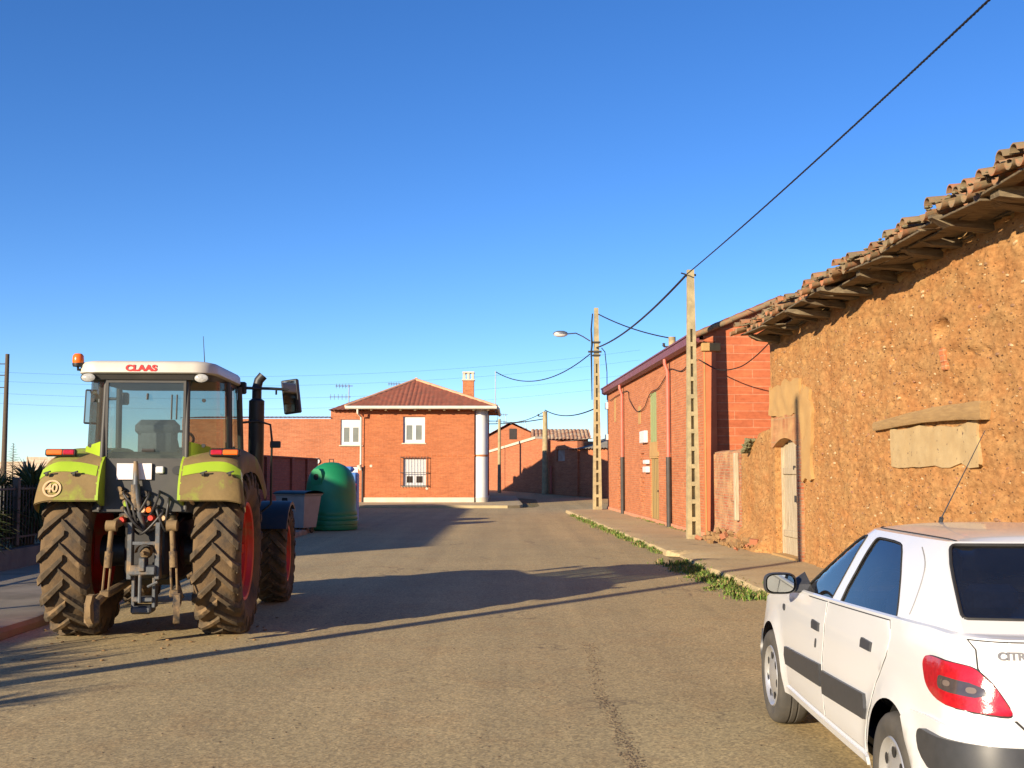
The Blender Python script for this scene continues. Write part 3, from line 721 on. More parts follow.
mb = MB(); mb.tube([(dx - .1, -eo - .02, ez - .05), (dx - .1, -eo, ez - .25), (dx + .02, -.12, ez - .42), (dx + .02, -.12, z_(467))], .05, 8); mb.tube([(dx + .02, -.12, z_(470)), (dx - .06, -.16, z_(465))], [.07, .12], 8); mb.build('downpipe', 'gutter_w', house, smooth=50)
mb = MB(); mb.tube([(dx + .1, -.06, z_(467)), (dx + .1, -.06, .0)], .045, 8); mb.build('downpipe', 'steel_dark', house, smooth=50)
cx = hp(468.5, 380, HY + 2.6).x; cz0 = ez + .3; cz1 = hp(468, 372, HY + 2.6).z - .12
mb = MB(); mb.box(cx - .28, cx + .28, 2.3, 2.9, cz0, cz1 - .45); ch = mb.build('chimney', 'brick_red', roof)
mb = MB(); mb.box(cx - .32, cx + .32, 2.26, 2.94, cz1 - .45, cz1 - .39)
for sx in (-.28, -.06, .16):
    for yy in (2.3, 2.78): mb.box(cx + sx, cx + sx + .12, yy, yy + .12, cz1 - .39, cz1 - .08)
mb.box(cx - .3, cx + .3, 2.27, 2.93, cz1 - .08, cz1); mb.build('chimney_cap', 'plinth', roof)
# iron bracket at the right eave and the mast the cable comes to
mb = MB(); bx = hx1 + .02
mb.tube([(bx, .1, z_(412)), (bx + .45, .1, z_(412)), (bx + .45, .1, z_(421)), (bx, .1, z_(421))], .025, 6); mb.box(bx - .02, bx + .02, .05, .15, z_(423), z_(410)); mb.build('wall_bracket', 'steel_dark', house)
q = at(495.5, 371, HY + .2)
mb = MB(); mb.tube([(q.x, .2, ez - .2), (q.x, .2, q.z - .12)], .022, 6); mb.build('mast', 'zinc', house)
for (a, b, c) in ((371, 466, 3), (427, 488.5, 2)):
    pp = hp(a, b); mb = MB(); mb.lathe([(.0, -.02), (.06, -.015), (.07, 0)], 8, 'y', M=T(pp.x, 0, pp.z - .12)); mb.build('wall_vent', 'plinth', house)

# --- left wing: brick building with window and doorway, flush parapet
wing = thing('brick_building', 'long lower orange brick wing left of the hip roofed house, with white window', 'building', (0, HY + .3, .12))
wx0 = at(180, 440, HY).x; wx1 = hx0 - .01; wz1 = hp(300, 418.5).z - .12
p0 = hp(339.5, 445); p1 = hp(361, 419.2); d0 = hp(337, 500); d1 = hp(357, 466.5)
mb = wall_with_holes('wall', wx0, hp(330, 400).x, -.1, wz1, [], .25, '', wing)
mb2 = wall_with_holes('wall', hp(330, 400).x, wx1, -.1, ez - .08, [(p0.x, p1.x, p0.z - .12, p1.z - .12), (d0.x, d1.x, -.1, d1.z - .12)], .25, '', wing)
mb.add(mb2.v, mb2.f); mb.box(wx0, wx0 + .25, .25, 8, -.1, wz1); mb.box(wx1 - .4, wx1 - .15, .25, 8, -.1, ez - .1); mb.box(wx0 + .25, wx1 - .4, 7.75, 8, -.1, wz1)
mb.build('wall', 'brick_wing', wing)
mb = MB(); tiled_slope(mb, (wx0 - .1, -.1, wz1 + .01), (hp(331, 400).x, -.1, wz1 + .01), (hp(331, 400).x, 4, wz1 + .25), (wx0 - .1, 4, wz1 + .25), ny=10)
tiled_slope(mb, (hp(329, 400).x, -.35, ez - .1), (wx1 + .25, -.35, ez - .1), (wx1 + .25, 3.2, ez + .75), (wx1 - .4, 3.2, ez + .75), ny=8)
tiled_slope(mb, (hp(329, 400).x, 6, ez - .1), (hp(329, 400).x, -.35, ez - .1), (wx1 - .4, 3.2, ez + .75), (wx1 - .4, 6, ez + .75), ny=8)
mb.build('roof', 'roof_red', wing, smooth=50)
window_unit(wing, p0.x, p1.x, p0.z - .12, p1.z - .12, .06, shutter=.22)
dm = MB(); dm.box(d0.x, d1.x, .1, .16, -.1, d1.z - .7); door = dm.build('door', M_('blue grey door', (.16, .26, .42), (.12, .2, .33), 3, .5), wing)
dm = MB(); dm.box(d0.x + .25, d1.x, .08, .14, d1.z - .7, d1.z - .12); dm.build('roller_box', 'pvc', wing)
hm = MB(); hm.tube([(d1.x - .2, .04, .9), (d1.x - .2, .04, 1.05)], .02, 6); hm.build('handle', 'zinc', door)
mb = MB(); mb.lathe([(.0, -.1), (.14, -.09), (.16, -.02), (.16, 0)], 12, 'y', M=T(hp(316, 461).x, -.0, hp(316, 461).z - .12)); mb.build('wall_lamp', 'pvc', wing, smooth=40)
# television aerials behind the roofs
def aerial(px, py, Y, base, label, w=1.0, rods=5):
    q = at(px, py, Y); root = thing('tv_aerial', label, 'aerial', (q.x, Y, base), 0, 'television aerials')
    hgt = q.z - base; mb = MB(); mb.tube([(0, 0, 0), (0, 0, hgt)], .028, 6); mb.build('mast', 'zinc', root)
    mb = MB(); mb.tube([(-w * .7, 0, hgt - .05), (w * .2, 0, hgt - .05)], .02, 5)
    for i in range(rods): x = -w * .65 + i * w * .8 / rods; mb.tube([(x, -.28, hgt - .05), (x, .28, hgt - .05)], .014, 4); mb.tube([(x, 0, hgt - .17), (x, 0, hgt + .07)], .012, 4)
    mb.tube([(-w, 0, hgt - .62), (w * .1, 0, hgt - .62)], .018, 5)
    for i in range(rods): x = -w * .95 + i * w / rods; mb.tube([(x, 0, hgt - .76), (x, 0, hgt - .48)], .012, 4)
    mb.build('antenna_rods', 'zinc', root)
aerial(349, 385, 59, 4.7, 'television aerial above the brick wing left of the hip roof', 1.0)
aerial(399, 383, 66, .3, 'television aerial rods just above the ridge of the hip roof', .9)

# ================================================================== FAR BUILDINGS across the junction
FY = 74.0
def fp(px, py, Y=FY): return at(px, py, Y)
fg = .40
b1 = thing('gabled_brick_building', 'far brick building with a pointed gable, beyond the white corner of the house', 'building', (0, 0, 0))
gY = 86
def gp(px, py, Y=gY): return at(px, py, Y)
pk = gp(511, 424); gl = gp(462, 450); gr = gp(541, 438.5)
mb = MB(); mb.prism([(gl.x, .3), (gr.x + 2.2, .3), (gr.x + 2.2, gr.z - .9), (pk.x, pk.z), (gl.x, gl.z)], (gY, gY + 9)); mb.build('wall', 'brick_far', b1)
mb = MB(); q1 = V((gr.x + 2.4, gY - .25, gr.z - .97)); q0 = V((gl.x - .3, gY - .25, gl.z - .1)); k0 = V((pk.x, gY - .25, pk.z + .12))
tiled_slope(mb, q1, q1 + V((0, 9.5, 0)), k0 + V((0, 9.5, 0)), k0, ny=12); tiled_slope(mb, q0, q0 + V((0, 9.5, 0)), k0 + V((0, 9.5, 0)), k0, ny=12); mb.build('roof', 'roof_red', b1, smooth=50)
q = gp(513, 434); mb = MB(); mb.box(q.x - .28, q.x + .28, gY - .03, gY + .02, q.z - .4, q.z + .4); mb.build('window', 'glass_dark', b1)
# long street wall, rising to a corner; it runs obliquely towards us behind the junction
OX, OY = -.85, 74.0; FA = math.atan2(-11, 6.15); dxf, dyf = math.cos(FA), math.sin(FA)
def fs_(px): k = (px - 512) / FPX; return (k * OY - OX) / (dxf - k * dyf)
def fz(px, py): s_ = fs_(px); return at(px, py, OY + s_ * dyf).z
b2 = thing('brick_barn', 'far orange brick barn wall with sloping coping and a pale boarded hatch', 'building', (OX, OY, 0), FA)
sA = -3.5; sB, sC, sD, sE = fs_(536), fs_(557), fs_(579), fs_(611)
zL = fz(500, 449.5); zR = fz(538, 438.5); sl = (zR - zL) / (fs_(538) - fs_(500)); zA = zL + sl * (sA - fs_(500))
mb = MB(); mb.prism([(sA, -.3), (sC, -.3), (sC, fz(557, 441)), (sB, zR), (sA, zA)], (0, .3)); mb.box(sA, sA + .3, .3, 7, -.3, zA); mb.build('wall', 'brick_far', b2)
mb = MB(); mb.prism([(sA, zA - .02), (sB, zR - .02), (sB, zR + .13), (sA, zA + .13)], (-.08, .45)); mb.build('coping', 'plinth', b2)
mb = MB(); hz0, hz1 = fz(561, 461), fz(561, 449.5); zt = fz(570, 441.5)
mb2 = wall_with_holes('w', sC + .005, sD, -.3, zt, [(fs_(558), fs_(566.5), hz0, hz1)], .3, '', b2, y=-.12)
mb2.box(sD - .3, sD, .18, 5, -.3, zt); mb2.build('corner_wall', 'brick_far', b2)
mb = MB(); mb.box(fs_(558), fs_(566.5), .0, .05, hz0, hz1); mb.build('hatch', M_('pale flaking hatch', (.5, .4, .32), (.36, .2, .14), 2, .9), b2)
mb = MB(); mb.tube([(fs_(552), -.08, .3), (fs_(552), -.08, fz(552, 466))], .06, 6); mb.build('downpipe', 'pipe', b2, smooth=50)
mb = MB(); tiled_slope(mb, (sA, .3, zA - .1), (sC, .3, zR - .3), (sC, 3.2, zR + .05), (sA, 3.2, zA + .4), pitch=.3, amp=.05, ny=6); mb.build('roof', 'tile_far', b2, smooth=50)
# two long roofs showing above
b3 = thing('tiled_shed', 'far shed with an old striped brown and cream tile roof above the barn', 'building')
x0 = at(531, 0, 82).x; x1 = at(589, 0, 82).x; mb = MB(); mb.box(x0 + .2, x1 - .2, 82.3, 88, 0, at(560, 439, 82).z); mb.build('wall', 'brick_far', b3)
mb = MB(); tiled_slope(mb, (x0, 81.6, at(560, 440, 81.6).z), (x1, 81.6, at(560, 440, 81.6).z), (x1, 84.5, at(560, 430, 84.5).z), (x0, 84.5, at(560, 430, 84.5).z), pitch=.28, amp=.08, ny=4); mb.add([(x0, 84.5, at(560, 430, 84.5).z), (x1, 84.5, at(560, 430, 84.5).z), (x1, 88.3, 3.5), (x0, 88.3, 3.5)], [(0, 1, 2, 3)]); mb.build('roof', 'tile_far', b3, smooth=50)
b4 = thing('adobe_shed', 'shaded far outbuilding with grey corrugated sheet roof beside the lamp pole', 'building', (OX, OY, 0), FA)
z4 = fz(590, 449.5)
mb = MB(); mb.box(sD + .01, sE + 6, .0, 6, -.3, z4); mb.build('wall', 'brick_far', b4)
mb = MB(); tiled_slope(mb, (sD - .9, -.3, z4 + .0), (sE + 6.2, -.3, z4 + .0), (sE + 6.2, 5.2, z4 + 1.25), (sD - 1.6, 5.2, z4 + 1.25), pitch=.3, amp=.07, ny=3)
mb.build('roof', 'fibre', b4, smooth=50)
for k, (px, py, Y) in enumerate(((506, 414, 92), (526, 421, 95))): aerial(px, py, Y, 4.0, 'small television aerial among the far roofs right of the house', .8, 4)
# far left: pale wall, bare conifer
for (a, b, top, Y, lab) in ((-60, 26, 461.5, 66, 'pale block wall far behind the spiky bushes, lower stretch'), (26, 112, 457, 64, 'taller pale block wall far behind the left tractor wheel')):
    xa, xb = at(a, 470, Y).x, at(b, 470, Y).x
    mb = MB(); mb.box(xa, xb, Y, Y + .3, 0, at(0, top, Y).z); o = mb.build('block_wall', 'stonewall'); tag(o, lab, 'wall')
q = at(13.5, 443, 58); root = thing('bare_conifer', 'thin bare young conifer beside the left pole', 'tree', (q.x, 58, 0))
mb = MB(); mb.tube([(0, 0, 0), (0, 0, q.z)], [.05, .01], 6); mb.build('trunk', 'bark', root)
mb = MB(); random.seed(3)
for k in range(60):
    z = q.z * (.35 + .65 * (k / 60)); a = k * 2.4; l = .75 * (1 - k / 62) + .05; mb.tube([(0, 0, z), (math.cos(a) * l, math.sin(a) * l, z + l * .15)], [.014, .004], 4)
mb.build('crown', 'leaf_dark', root)

# ================================================================== LEFT SIDE
lw = thing('brick_boundary_wall', 'brown brick boundary wall with pilasters receding behind the green bin', 'wall', (-8.0, 0, .1))
mb = MB(); zt = 2.12 - .1
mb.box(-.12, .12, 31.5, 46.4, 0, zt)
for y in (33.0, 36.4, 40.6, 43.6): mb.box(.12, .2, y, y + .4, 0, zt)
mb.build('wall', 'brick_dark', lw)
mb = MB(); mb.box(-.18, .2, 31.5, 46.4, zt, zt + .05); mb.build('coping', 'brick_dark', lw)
fen = thing('iron_railing_fence', 'low concrete base with dark iron railing on the left, under the spiky bushes', 'fence', (-8.05, 0, .1))
mb = MB(); mb.box(-.12, .12, -2, 31.3, 0, .34); mb.build('base_wall', M_('shade-darkened concrete', (.16, .145, .12), (.1, .09, .075), 3, .9, .5, 40), fen)  # concrete colour darkened to carry the deep shade along the railing
mb = MB(); y = -1.9
while y < 31.2: mb.box(-.008, .008, y - .008, y + .008, .38, 1.35); y += .12
mb.build('railing_bars', 'steel_dark', fen)
mb = MB()
for zz in (.5, 1.28): mb.box(-.018, .018, -2, 31.3, zz, zz + .03)
mb.build('rail', 'steel_dark', fen)
for y in (-1.9, 2.2, 6.3, 10.4, 14.5, 18.6, 22.7, 26.8, 31.0):
    mb = MB(); mb.bbox(-.05, .05, y - .05, y + .05, .38, 1.48, .01); mb.build('post', 'steel_dark', fen)

def spiky_bush(x, y, h, nl, ll, seed, label, heads=3, spread=.45):
    random.seed(seed); root = thing('spiky_bush', label, 'bush', (x, y, .05), 0, 'spiky bushes behind the railing')
    st = MB(); hp_ = []
    for k in range(heads):
        a = 2 * PI * k / heads + random.random(); q = V((math.cos(a) * spread * (k > 0), math.sin(a) * spread * 1.5 * (k > 0), h * random.uniform(.5, .8))); hp_.append(q)
        st.tube([(0, 0, 0), q * .5 + V((0, 0, .1)), q], [.09, .07, .06], 7)
    st.build('trunk', 'bark', root, smooth=50)
    mb = MB()
    for i in range(nl):
        q = hp_[i % heads]; a = random.random() * 2 * PI; el = random.uniform(-.9, 1.35); l = ll * random.uniform(.7, 1.15)
        d = V((math.cos(a) * math.cos(el), math.sin(a) * math.cos(el), math.sin(el))); s = d.cross(V((0, 0, 1))).normalized() * .022
        dr = random.uniform(.1, .35) * l; base = q + V((0, 0, random.uniform(-.35, .1)))
        p1 = base + d * l * .5 - V((0, 0, dr * .2)); p2 = base + d * l - V((0, 0, dr))
        n = s.cross(d).normalized() * .012
        mb.add([base - s, base + s, p1 + s * 1.1 + n, p1 - s * 1.1 + n, p2, p1 - n * .5], [(0, 1, 2, 5), (0, 5, 3), (3, 5, 4), (5, 2, 4)], 1 if random.random() < .14 else 0)
    mb.build('crown', ['leaf_dark', 'leaf_dry'], root)
    return root
spiky_bush(-8.5, 20.2, 1.75, 1500, .66, 1, 'dark spiky bush over the railing at the left edge, tallest tips against the pale wall', 4, .5)
spiky_bush(-8.6, 21.9, 1.65, 1300, .66, 2, 'dark spiky bush half hidden by the left tractor wheel', 4, .5)
spiky_bush(-8.45, 18.7, 1.75, 1300, .62, 3, 'dark spiky bush cut by the left edge, nearest along the railing', 3, .45)
spiky_bush(-8.8, 24.2, 1.7, 500, .6, 4, 'low dark spiky bush farthest along the railing, behind the tractor', 3, .45)
spiky_bush(-8.5, 5.6, 2.0, 460, .75, 5, 'tall spiky bush by the wooden pole left of the tractor', 3, .5)
spiky_bush(-8.8, 3.6, 2.4, 460, .8, 6, 'tallest spiky bush at the near end of the railing', 4, .6)
spiky_bush(-8.7, 7.3, 1.7, 400, .7, 8, 'spiky bush at the railing level with the rear of the tractor', 3, .5)

# long house left of the frame; it shades the left pavement and half the street beyond the tractor
HH = 6.5
lh = thing('long_brick_house', 'long two storey brick house set back behind the left railing', 'house', (-17.0, 0, 0))
mb = MB(); mb.box(-8, 0, 7.5, 32.2, 0, HH); mb.build('wall', 'brick_red', lh)
mb = MB(); tiled_slope(mb, (.0, 7.4, 6.52), (.0, 32.3, 6.52), (-4, 32.3, 7.6), (-4, 7.4, 7.6), ny=10); tiled_slope(mb, (-8.2, 7.4, 6.52), (-8.2, 32.3, 6.52), (-4, 32.3, 7.6), (-4, 7.4, 7.6), ny=10)
mb.add([(0, 7.5, 6.5), (-8, 7.5, 6.5), (-4, 7.5, 7.58), (0, 32.2, 6.5), (-8, 32.2, 6.5), (-4, 32.2, 7.58)], [(0, 2, 1), (3, 4, 5)]); mb.build('roof', 'roof_red', lh, smooth=50)
for i in range(5):
    for zz in (1.0, 3.9):
        y = 9.5 + i * 4.9; mb = MB(); mb.box(.0, .04, y, y + 1.2, zz, zz + 1.3); o = mb.build('window', 'pvc', lh)
        mb = MB(); mb.box(.04, .05, y + .12, y + .55, zz + .12, zz + 1.18); mb.box(.04, .05, y + .65, y + 1.08, zz + .12, zz + 1.18); mb.build('pane', 'glass_house', o)

# --- recycling igloo
ig = thing('recycling_igloo', 'big green bell shaped bottle bank with ribbed base and open mouth flap', 'recycling bin', (-5.15, 32.6, .006), R(-8))
prof = [(.74, .02), (.76, .06), (.75, .16), (.77, .18), (.765, .27), (.745, .29), (.755, .31), (.75, .40), (.735, .42), (.74, .44), (.735, .55), (.72, .57), (.71, 1.0), (.69, 1.3), (.64, 1.5), (.54, 1.68), (.38, 1.82), (.2, 1.9), (0, 1.92)]
mb = MB(); mb.lathe(prof, 40); mb.build('body', 'igloo', ig, smooth=40)
for sg in (-1, 1):
    Mx = Rz(PI * (sg < 0))
    mb = MB(); mb.prism([(-.16, 1.3), (.16, 1.3), (.2, 1.52), (.16, 1.66), (.08, 1.73), (-.08, 1.73), (-.16, 1.66), (-.2, 1.52)], (-.70, -.3), M=Mx @ Rz(R(-20)) ); hood = mb.build('mouth_hood', 'igloo', ig, smooth=40)
    mb = MB(); mb.lathe([(.0, -.706), (.09, -.706), (.09, -.68)], 14, 'y', M=Mx @ Rz(R(-20)) @ T(0, 0, 1.5)); mb.build('mouth', 'void', hood)
mb = MB(); mb.tube([(-.06, 0, 1.9), (-.06, 0, 2.0), (.06, 0, 2.0), (.06, 0, 1.9)], .015, 6); mb.build('lifting_eye', 'steel_dark', ig)
# --- blue paper container behind it
bb = thing('paper_recycling_bin', 'tall blue recycling bin with white and red sticker, half hidden behind the green bottle bank', 'recycling bin', (-5.14, 35.4, .006), R(4))
mb = MB(); mb.bbox(-.75, .38, -.5, .55, .08, 1.62, .06); mb.build('body', 'blue', bb)
mb = MB(); mb.bbox(-.6, .24, -.42, .45, 1.63, 1.8, .07); mb.build('lid', 'blue', bb)
mb = MB(); mb.box(.18, .36, -.512, -.503, .62, 1.0); mb.build('sticker', 'pvc', bb)
mb = MB(); mb.box(.18, .36, -.512, -.503, 1.03, 1.28); mb.build('sticker', 'red_text', bb)
# --- grey wheeled bin
wb = thing('wheeled_bin', 'pale grey wheeled rubbish bin with dark green lid beside the tractor front wheel', 'bin', (-5.78, 31.0, .006), R(-28))
mb = MB(); vs = []
for z, a, b in ((.16, .44, .30), (1.02, .54, .40), (1.06, .58, .43), (1.10, .58, .43)):
    for sx, sy in ((-1, -1), (1, -1), (1, 1), (-1, 1)): vs.append(V((sx * a, sy * b, z)))
fs = [(3, 2, 1, 0)] + [(i * 4 + k, i * 4 + (k + 1) % 4, i * 4 + 4 + (k + 1) % 4, i * 4 + 4 + k) for i in range(3) for k in range(4)]
mb.add(vs, fs); mb.build('body', 'bingrey', wb)
mb = MB(); mb.grid(lambda u, v: V((-.6 + 1.2 * u, -.46 + .92 * v, 1.105 + .07 * math.sin(PI * v) ** .6)), 8, 12); mb.box(-.6, .6, -.47, .47, 1.085, 1.105); mb.build('lid', 'igloo_d', wb, smooth=40)
mb = MB(); mb.box(-.3, -.1, -.40, -.39, .82, .98); mb.build('sticker', 'void', wb)
for sx in (-1, 1):
    for sy in (-1, 1):
        mb = MB(); mb.lathe([(0, -.025), (.08, -.025), (.09, -.015), (.09, .015), (.08, .025), (0, .025)], 14, 'x', M=T(sx * .34, sy * .22, .09)); mb.box(sx * .34 - .03, sx * .34 + .03, sy * .22 - .02, sy * .22 + .02, .09, .17); mb.build('wheel', 'dark', wb, smooth=40)
wb.scale = (.9, .9, .97)
# ================================================================== RIGHT SIDE: brick building
TH = math.atan(KB); CT = math.cos(TH)
bY = 27.45; bX = wx(bY, A_BLD)
rb_ = thing('brick_warehouse', 'two storey red brick building on the right with maroon gutter and block gable', 'building', (bX, bY, .12), TH)
def ly(px): return (on_wall(px, A_BLD, KB) - bY) / CT
def lz(px, py): return at(px, py, on_wall(px, A_BLD, KB)).z - .12
BL = 19.4; ez2 = 4.66
holes = []
spec = [('door', 650.3, 658.2, 521, 456.5), ('shutter', 650.2, 656.6, 442, 392.5), ('vent', 617.5, 621.8, 511, 456), ('vent', 640, 644, 505, 453.5), ('vent', 665.6, 670.6, 516, 452.5)]
H2 = []
for (k, a, b, c, d) in spec:
    y1, y0 = ly(a), ly(b); m_ = (a + b) / 2; H2.append((k, y0, y1, max(0.0, lz(m_, c)), lz(m_, d)))
mb = wall_with_holes('w', 0, BL, -.15, ez2, [(h[1], h[2], h[3] if h[0] != 'door' else -.15, h[4]) for h in H2], .3, '', rb_)
# the helper makes a wall in XZ; turn it so it runs along local Y and faces -X
mb.v = [V((p.y, p.x, p.z)) for p in mb.v]; mb.f = [f[::-1] for f in mb.f]
mb.box(.3, 8.5, BL - .3, BL, -.15, ez2 - .1); mb.box(8.2, 8.5, .3, BL - .3, -.15, ez2)
fac = mb.build('facade', 'brick_red', rb_)
mb = MB()
gs = .43; mb.prism([(0.0, -.15), (8.2, -.15), (8.2, ez2 - .6), (1.6, ez2 + .13 + gs * 2.1), (0, ez2 + .15 + gs * .51), (-.29, ez2 + .15 + gs * .2), (-.29, ez2 + .02), (0, ez2 + .02)], (.0, .3)); o = mb.build('gable_wall', 'block_red', rb_); o.location = (0.31, -.002, 0)
mb = MB(); mb.box(0.0, .32, -.055, .0, -.15, ez2 - .02); mb.build('corner_pilaster', M_('red rendered pilaster', (.58, .17, .07), (.5, .13, .05), 3, .9, .3), rb_)
mb = MB(); mb.box(.012, .045, -.066, -.056, -.1, ez2 - .05); mb.build('mortar_strip', 'plaster', rb_)
mb = MB(); mb.bbox(-.04, .42, -.12, .02, ez2 - .22, ez2 - .02, .015); mb.build('corner_stone', 'plaster', rb_)
for h in H2:
    k, y0, y1, z0, z1 = h
    if k == 'door':
        mb = MB(); mb.box(.03, .09, y0, y1, -.1, z1); d_ = mb.build('door', 'ochre', rb_)
        mb = MB()
        for i in range(1, 5): yy = y0 + (y1 - y0) * i / 5; mb.box(.022, .03, yy - .006, yy + .006, -.05, z1 - .05)
        mb.build('door_battens', 'steel_dark', d_); mb = MB(); mb.tube([(-.01, y0 + .2, .95), (.03, y0 + .2, .95)], .03, 8); mb.build('handle', 'steel_dark', d_)
        mb = MB(); mb.box(-.03, .1, y0 - .12, y1 + .12, -.12, .0); mb.build('step', 'conc_grey', rb_)
        mb = MB(); mb.box(-.02, .1, y0 - .1, y1 + .1, z1 - .0, z1 + .14); mb.build('lintel', 'plaster', rb_)
    elif k == 'shutter':
        mb = MB(); n = 7
        for i in range(n): a = y0 + (y1 - y0) * i / n; mb.box(.01 + .012 * (i % 2), .07, a + .004, a + (y1 - y0) / n - .004, z0, z1)
        mb.build('green_shutter', 'green_door', rb_)
        mb = MB(); mb.box(-.012, .1, y0 - .1, y1 + .1, z0 - .5, z0); mb.build('render_patch', 'plaster', rb_)
    else:
        mb = MB(); z = z0
        i = 0
        while z < z1 - .05:
            w_ = (y1 - y0) / 3
            for q in range(3):
                if (q + i) % 2 == 0: mb.box(-.02, .14, y0 + w_ * q, y0 + w_ * (q + 1) + .0, z, z + .1)
            mb.box(.02, .16, y0, y1, z + .1, z + .15); z += .15; i += 1
        mb.box(.10, .13, y0 + .01, y1 - .01, z0, z1, 1); mb.build('brick_vent', ['brick_red', 'void'], rb_)
# maroon gutter with deep fascia, downpipes
mb = MB(); mb.box(-.10, .0, -.12, BL + .05, ez2, ez2 + .05)
mb.build('soffit', 'brick_dark', rb_)
mb = MB(); n = 1
mb.prism([(-.22, ez2 + .04), (-.10, ez2 - .02), (-.10, ez2 + .24), (-.24, ez2 + .24)], (-.12, BL + .06)); mb.prism([(-.27, ez2 + .22), (-.22, ez2 + .22), (-.22, ez2 + .26), (-.27, ez2 + .26)], (-.12, BL + .06)); mb.build('gutter', 'gutter_m', rb_)
for px in (624.5, 671.3):
    y = ly(px); mb = MB(); mb.tube([(-.17, y, ez2 + .02), (-.17, y, ez2 - .10), (-.09, y, ez2 - .32), (-.09, y, lz(px, 457))], .05, 8)
    o = mb.build('downpipe', 'pipe', rb_, smooth=50)
    mb = MB(); mb.tube([(-.09, y, lz(px, 457)), (-.09, y, -.02)], .07, 8); mb.build('iron_foot_pipe', 'steel_dark', o, smooth=50)
for (a, b, c, d) in ((643.2, 648, 443, 431), (646.5, 649.6, 464, 460), (646.2, 649.8, 472.5, 466.5)):
    mb = MB(); m_ = (a + b) / 2; mb.bbox(-.13, .0, ly(b), ly(a), lz(m_, c), lz(m_, d), .015); mb.build('meter_box', 'pvc', rb_)
for (c, d) in ((409, 402), (440, 434)):
    mb = MB(); mb.bbox(-.12, .0, BL - .45, BL - .1, lz(609, c), lz(609, d), .02); mb.build('junction_box', 'pvc', rb_)
mb = MB(); mb.box(-.01, .0, ly(616), ly(614.5), lz(615, 422), lz(615, 398)); mb.build('render_patch', 'plaster', rb_)
mb = MB(); mb.box(-.012, .0, ly(641), ly(638.6), lz(640, 424), lz(640, 406)); mb.build('render_patch', 'plaster', rb_)
mb = MB(); mb.box(-.045, .0, .0, BL, -.13, .10); mb.build('base_band', M_('pinkish cement skirting', (.55, .26, .15), (.48, .2, .11), 2, .9), rb_)
# roof
mb = MB(); e = -.2
tiled_slope(mb, (e, -.14, ez2 + .2), (e, BL + .3, ez2 + .2), (1.9, BL + .3, ez2 + .2 + gs * 2.1), (1.9, -.14, ez2 + .2 + gs * 2.1), ny=8)
tiled_slope(mb, (9, -.14, ez2 - .6), (9, BL + .3, ez2 - .6), (1.9, BL + .3, ez2 + .2 + gs * 2.1), (1.9, -.14, ez2 + .2 + gs * 2.1), ny=16)
roof = mb.build('roof', 'roof_red', rb_, smooth=50)
mb = MB(); random.seed(4)                                  # verge tiles and old planks under them, seen edge-on
for i in range(5):
    x0 = e + i * .42; z0 = ez2 + .17 + gs * (x0 - e)
    dx_, dz_ = .47, .47 * gs; j = random.uniform(-.02, .03)
    mb.tube([(x0, -.13 + j, z0 + j * .5), (x0 + dx_, -.13 + j, z0 + dz_ + j * .5 - .02)], [.075, .06], 8)
mb.build('verge_tiles', 'tile_old', roof, smooth=50)
mb = MB(); mb.prism([(e, ez2 + .08), (1.9, ez2 + .08 + gs * 2.1), (1.9, ez2 + .15 + gs * 2.1), (e, ez2 + .15)], (-.1, .0)); mb.build('verge_board', 'wood_old', roof)

# cables pinned along the facade and over the gable
def wall_cable(pts, label, r=.014):
    mb = MB(); mb.tube(pts, r, 5); o = mb.build('wall_cable', 'cable', smooth=60); tag(o, label, 'cable'); return o
def fw(px, py, off=.05):
    Y = on_wall(px, A_BLD, KB); p = at(px, py, Y); return p + V((-off, 0, 0))
def swag(P, n=8):
    out = []
    for i in range(len(P) - 1):
        a, b = P[i], P[i + 1]; p0 = P[i - 1] if i else a; p3 = P[i + 2] if i + 2 < len(P) else b
        for k in range(n):
            t = k / n; out.append(.5 * ((2 * a) + (b - p0) * t + (2 * p0 - 5 * a + 4 * b - p3) * t * t + (3 * a - p0 - 3 * b + p3) * t ** 3))
    return out + [P[-1]]
wall_cable(swag([fw(611, 401), (fw(618, 396)), fw(628.5, 391), fw(631, 400), fw(636, 409), fw(640, 411.5), fw(646, 407), fw(650, 397), fw(653.5, 391.5), fw(660, 388), fw(667, 377), fw(672, 369), fw(683, 371), fw(691, 364), fw(698.5, 359.5)]), 'black cable pinned in loops along the red brick facade')
wall_cable(swag([at(698.5, 359.5, 27.3), at(707, 364, 27.2), at(716, 369, 27.1), at(727, 370, 26.6), at(742, 366, 26), at(757, 355, 25), at(771, 341, 23.6), at(776, 336, 22.6)]), 'slack black cable looping in front of the block gable to the adobe eave')

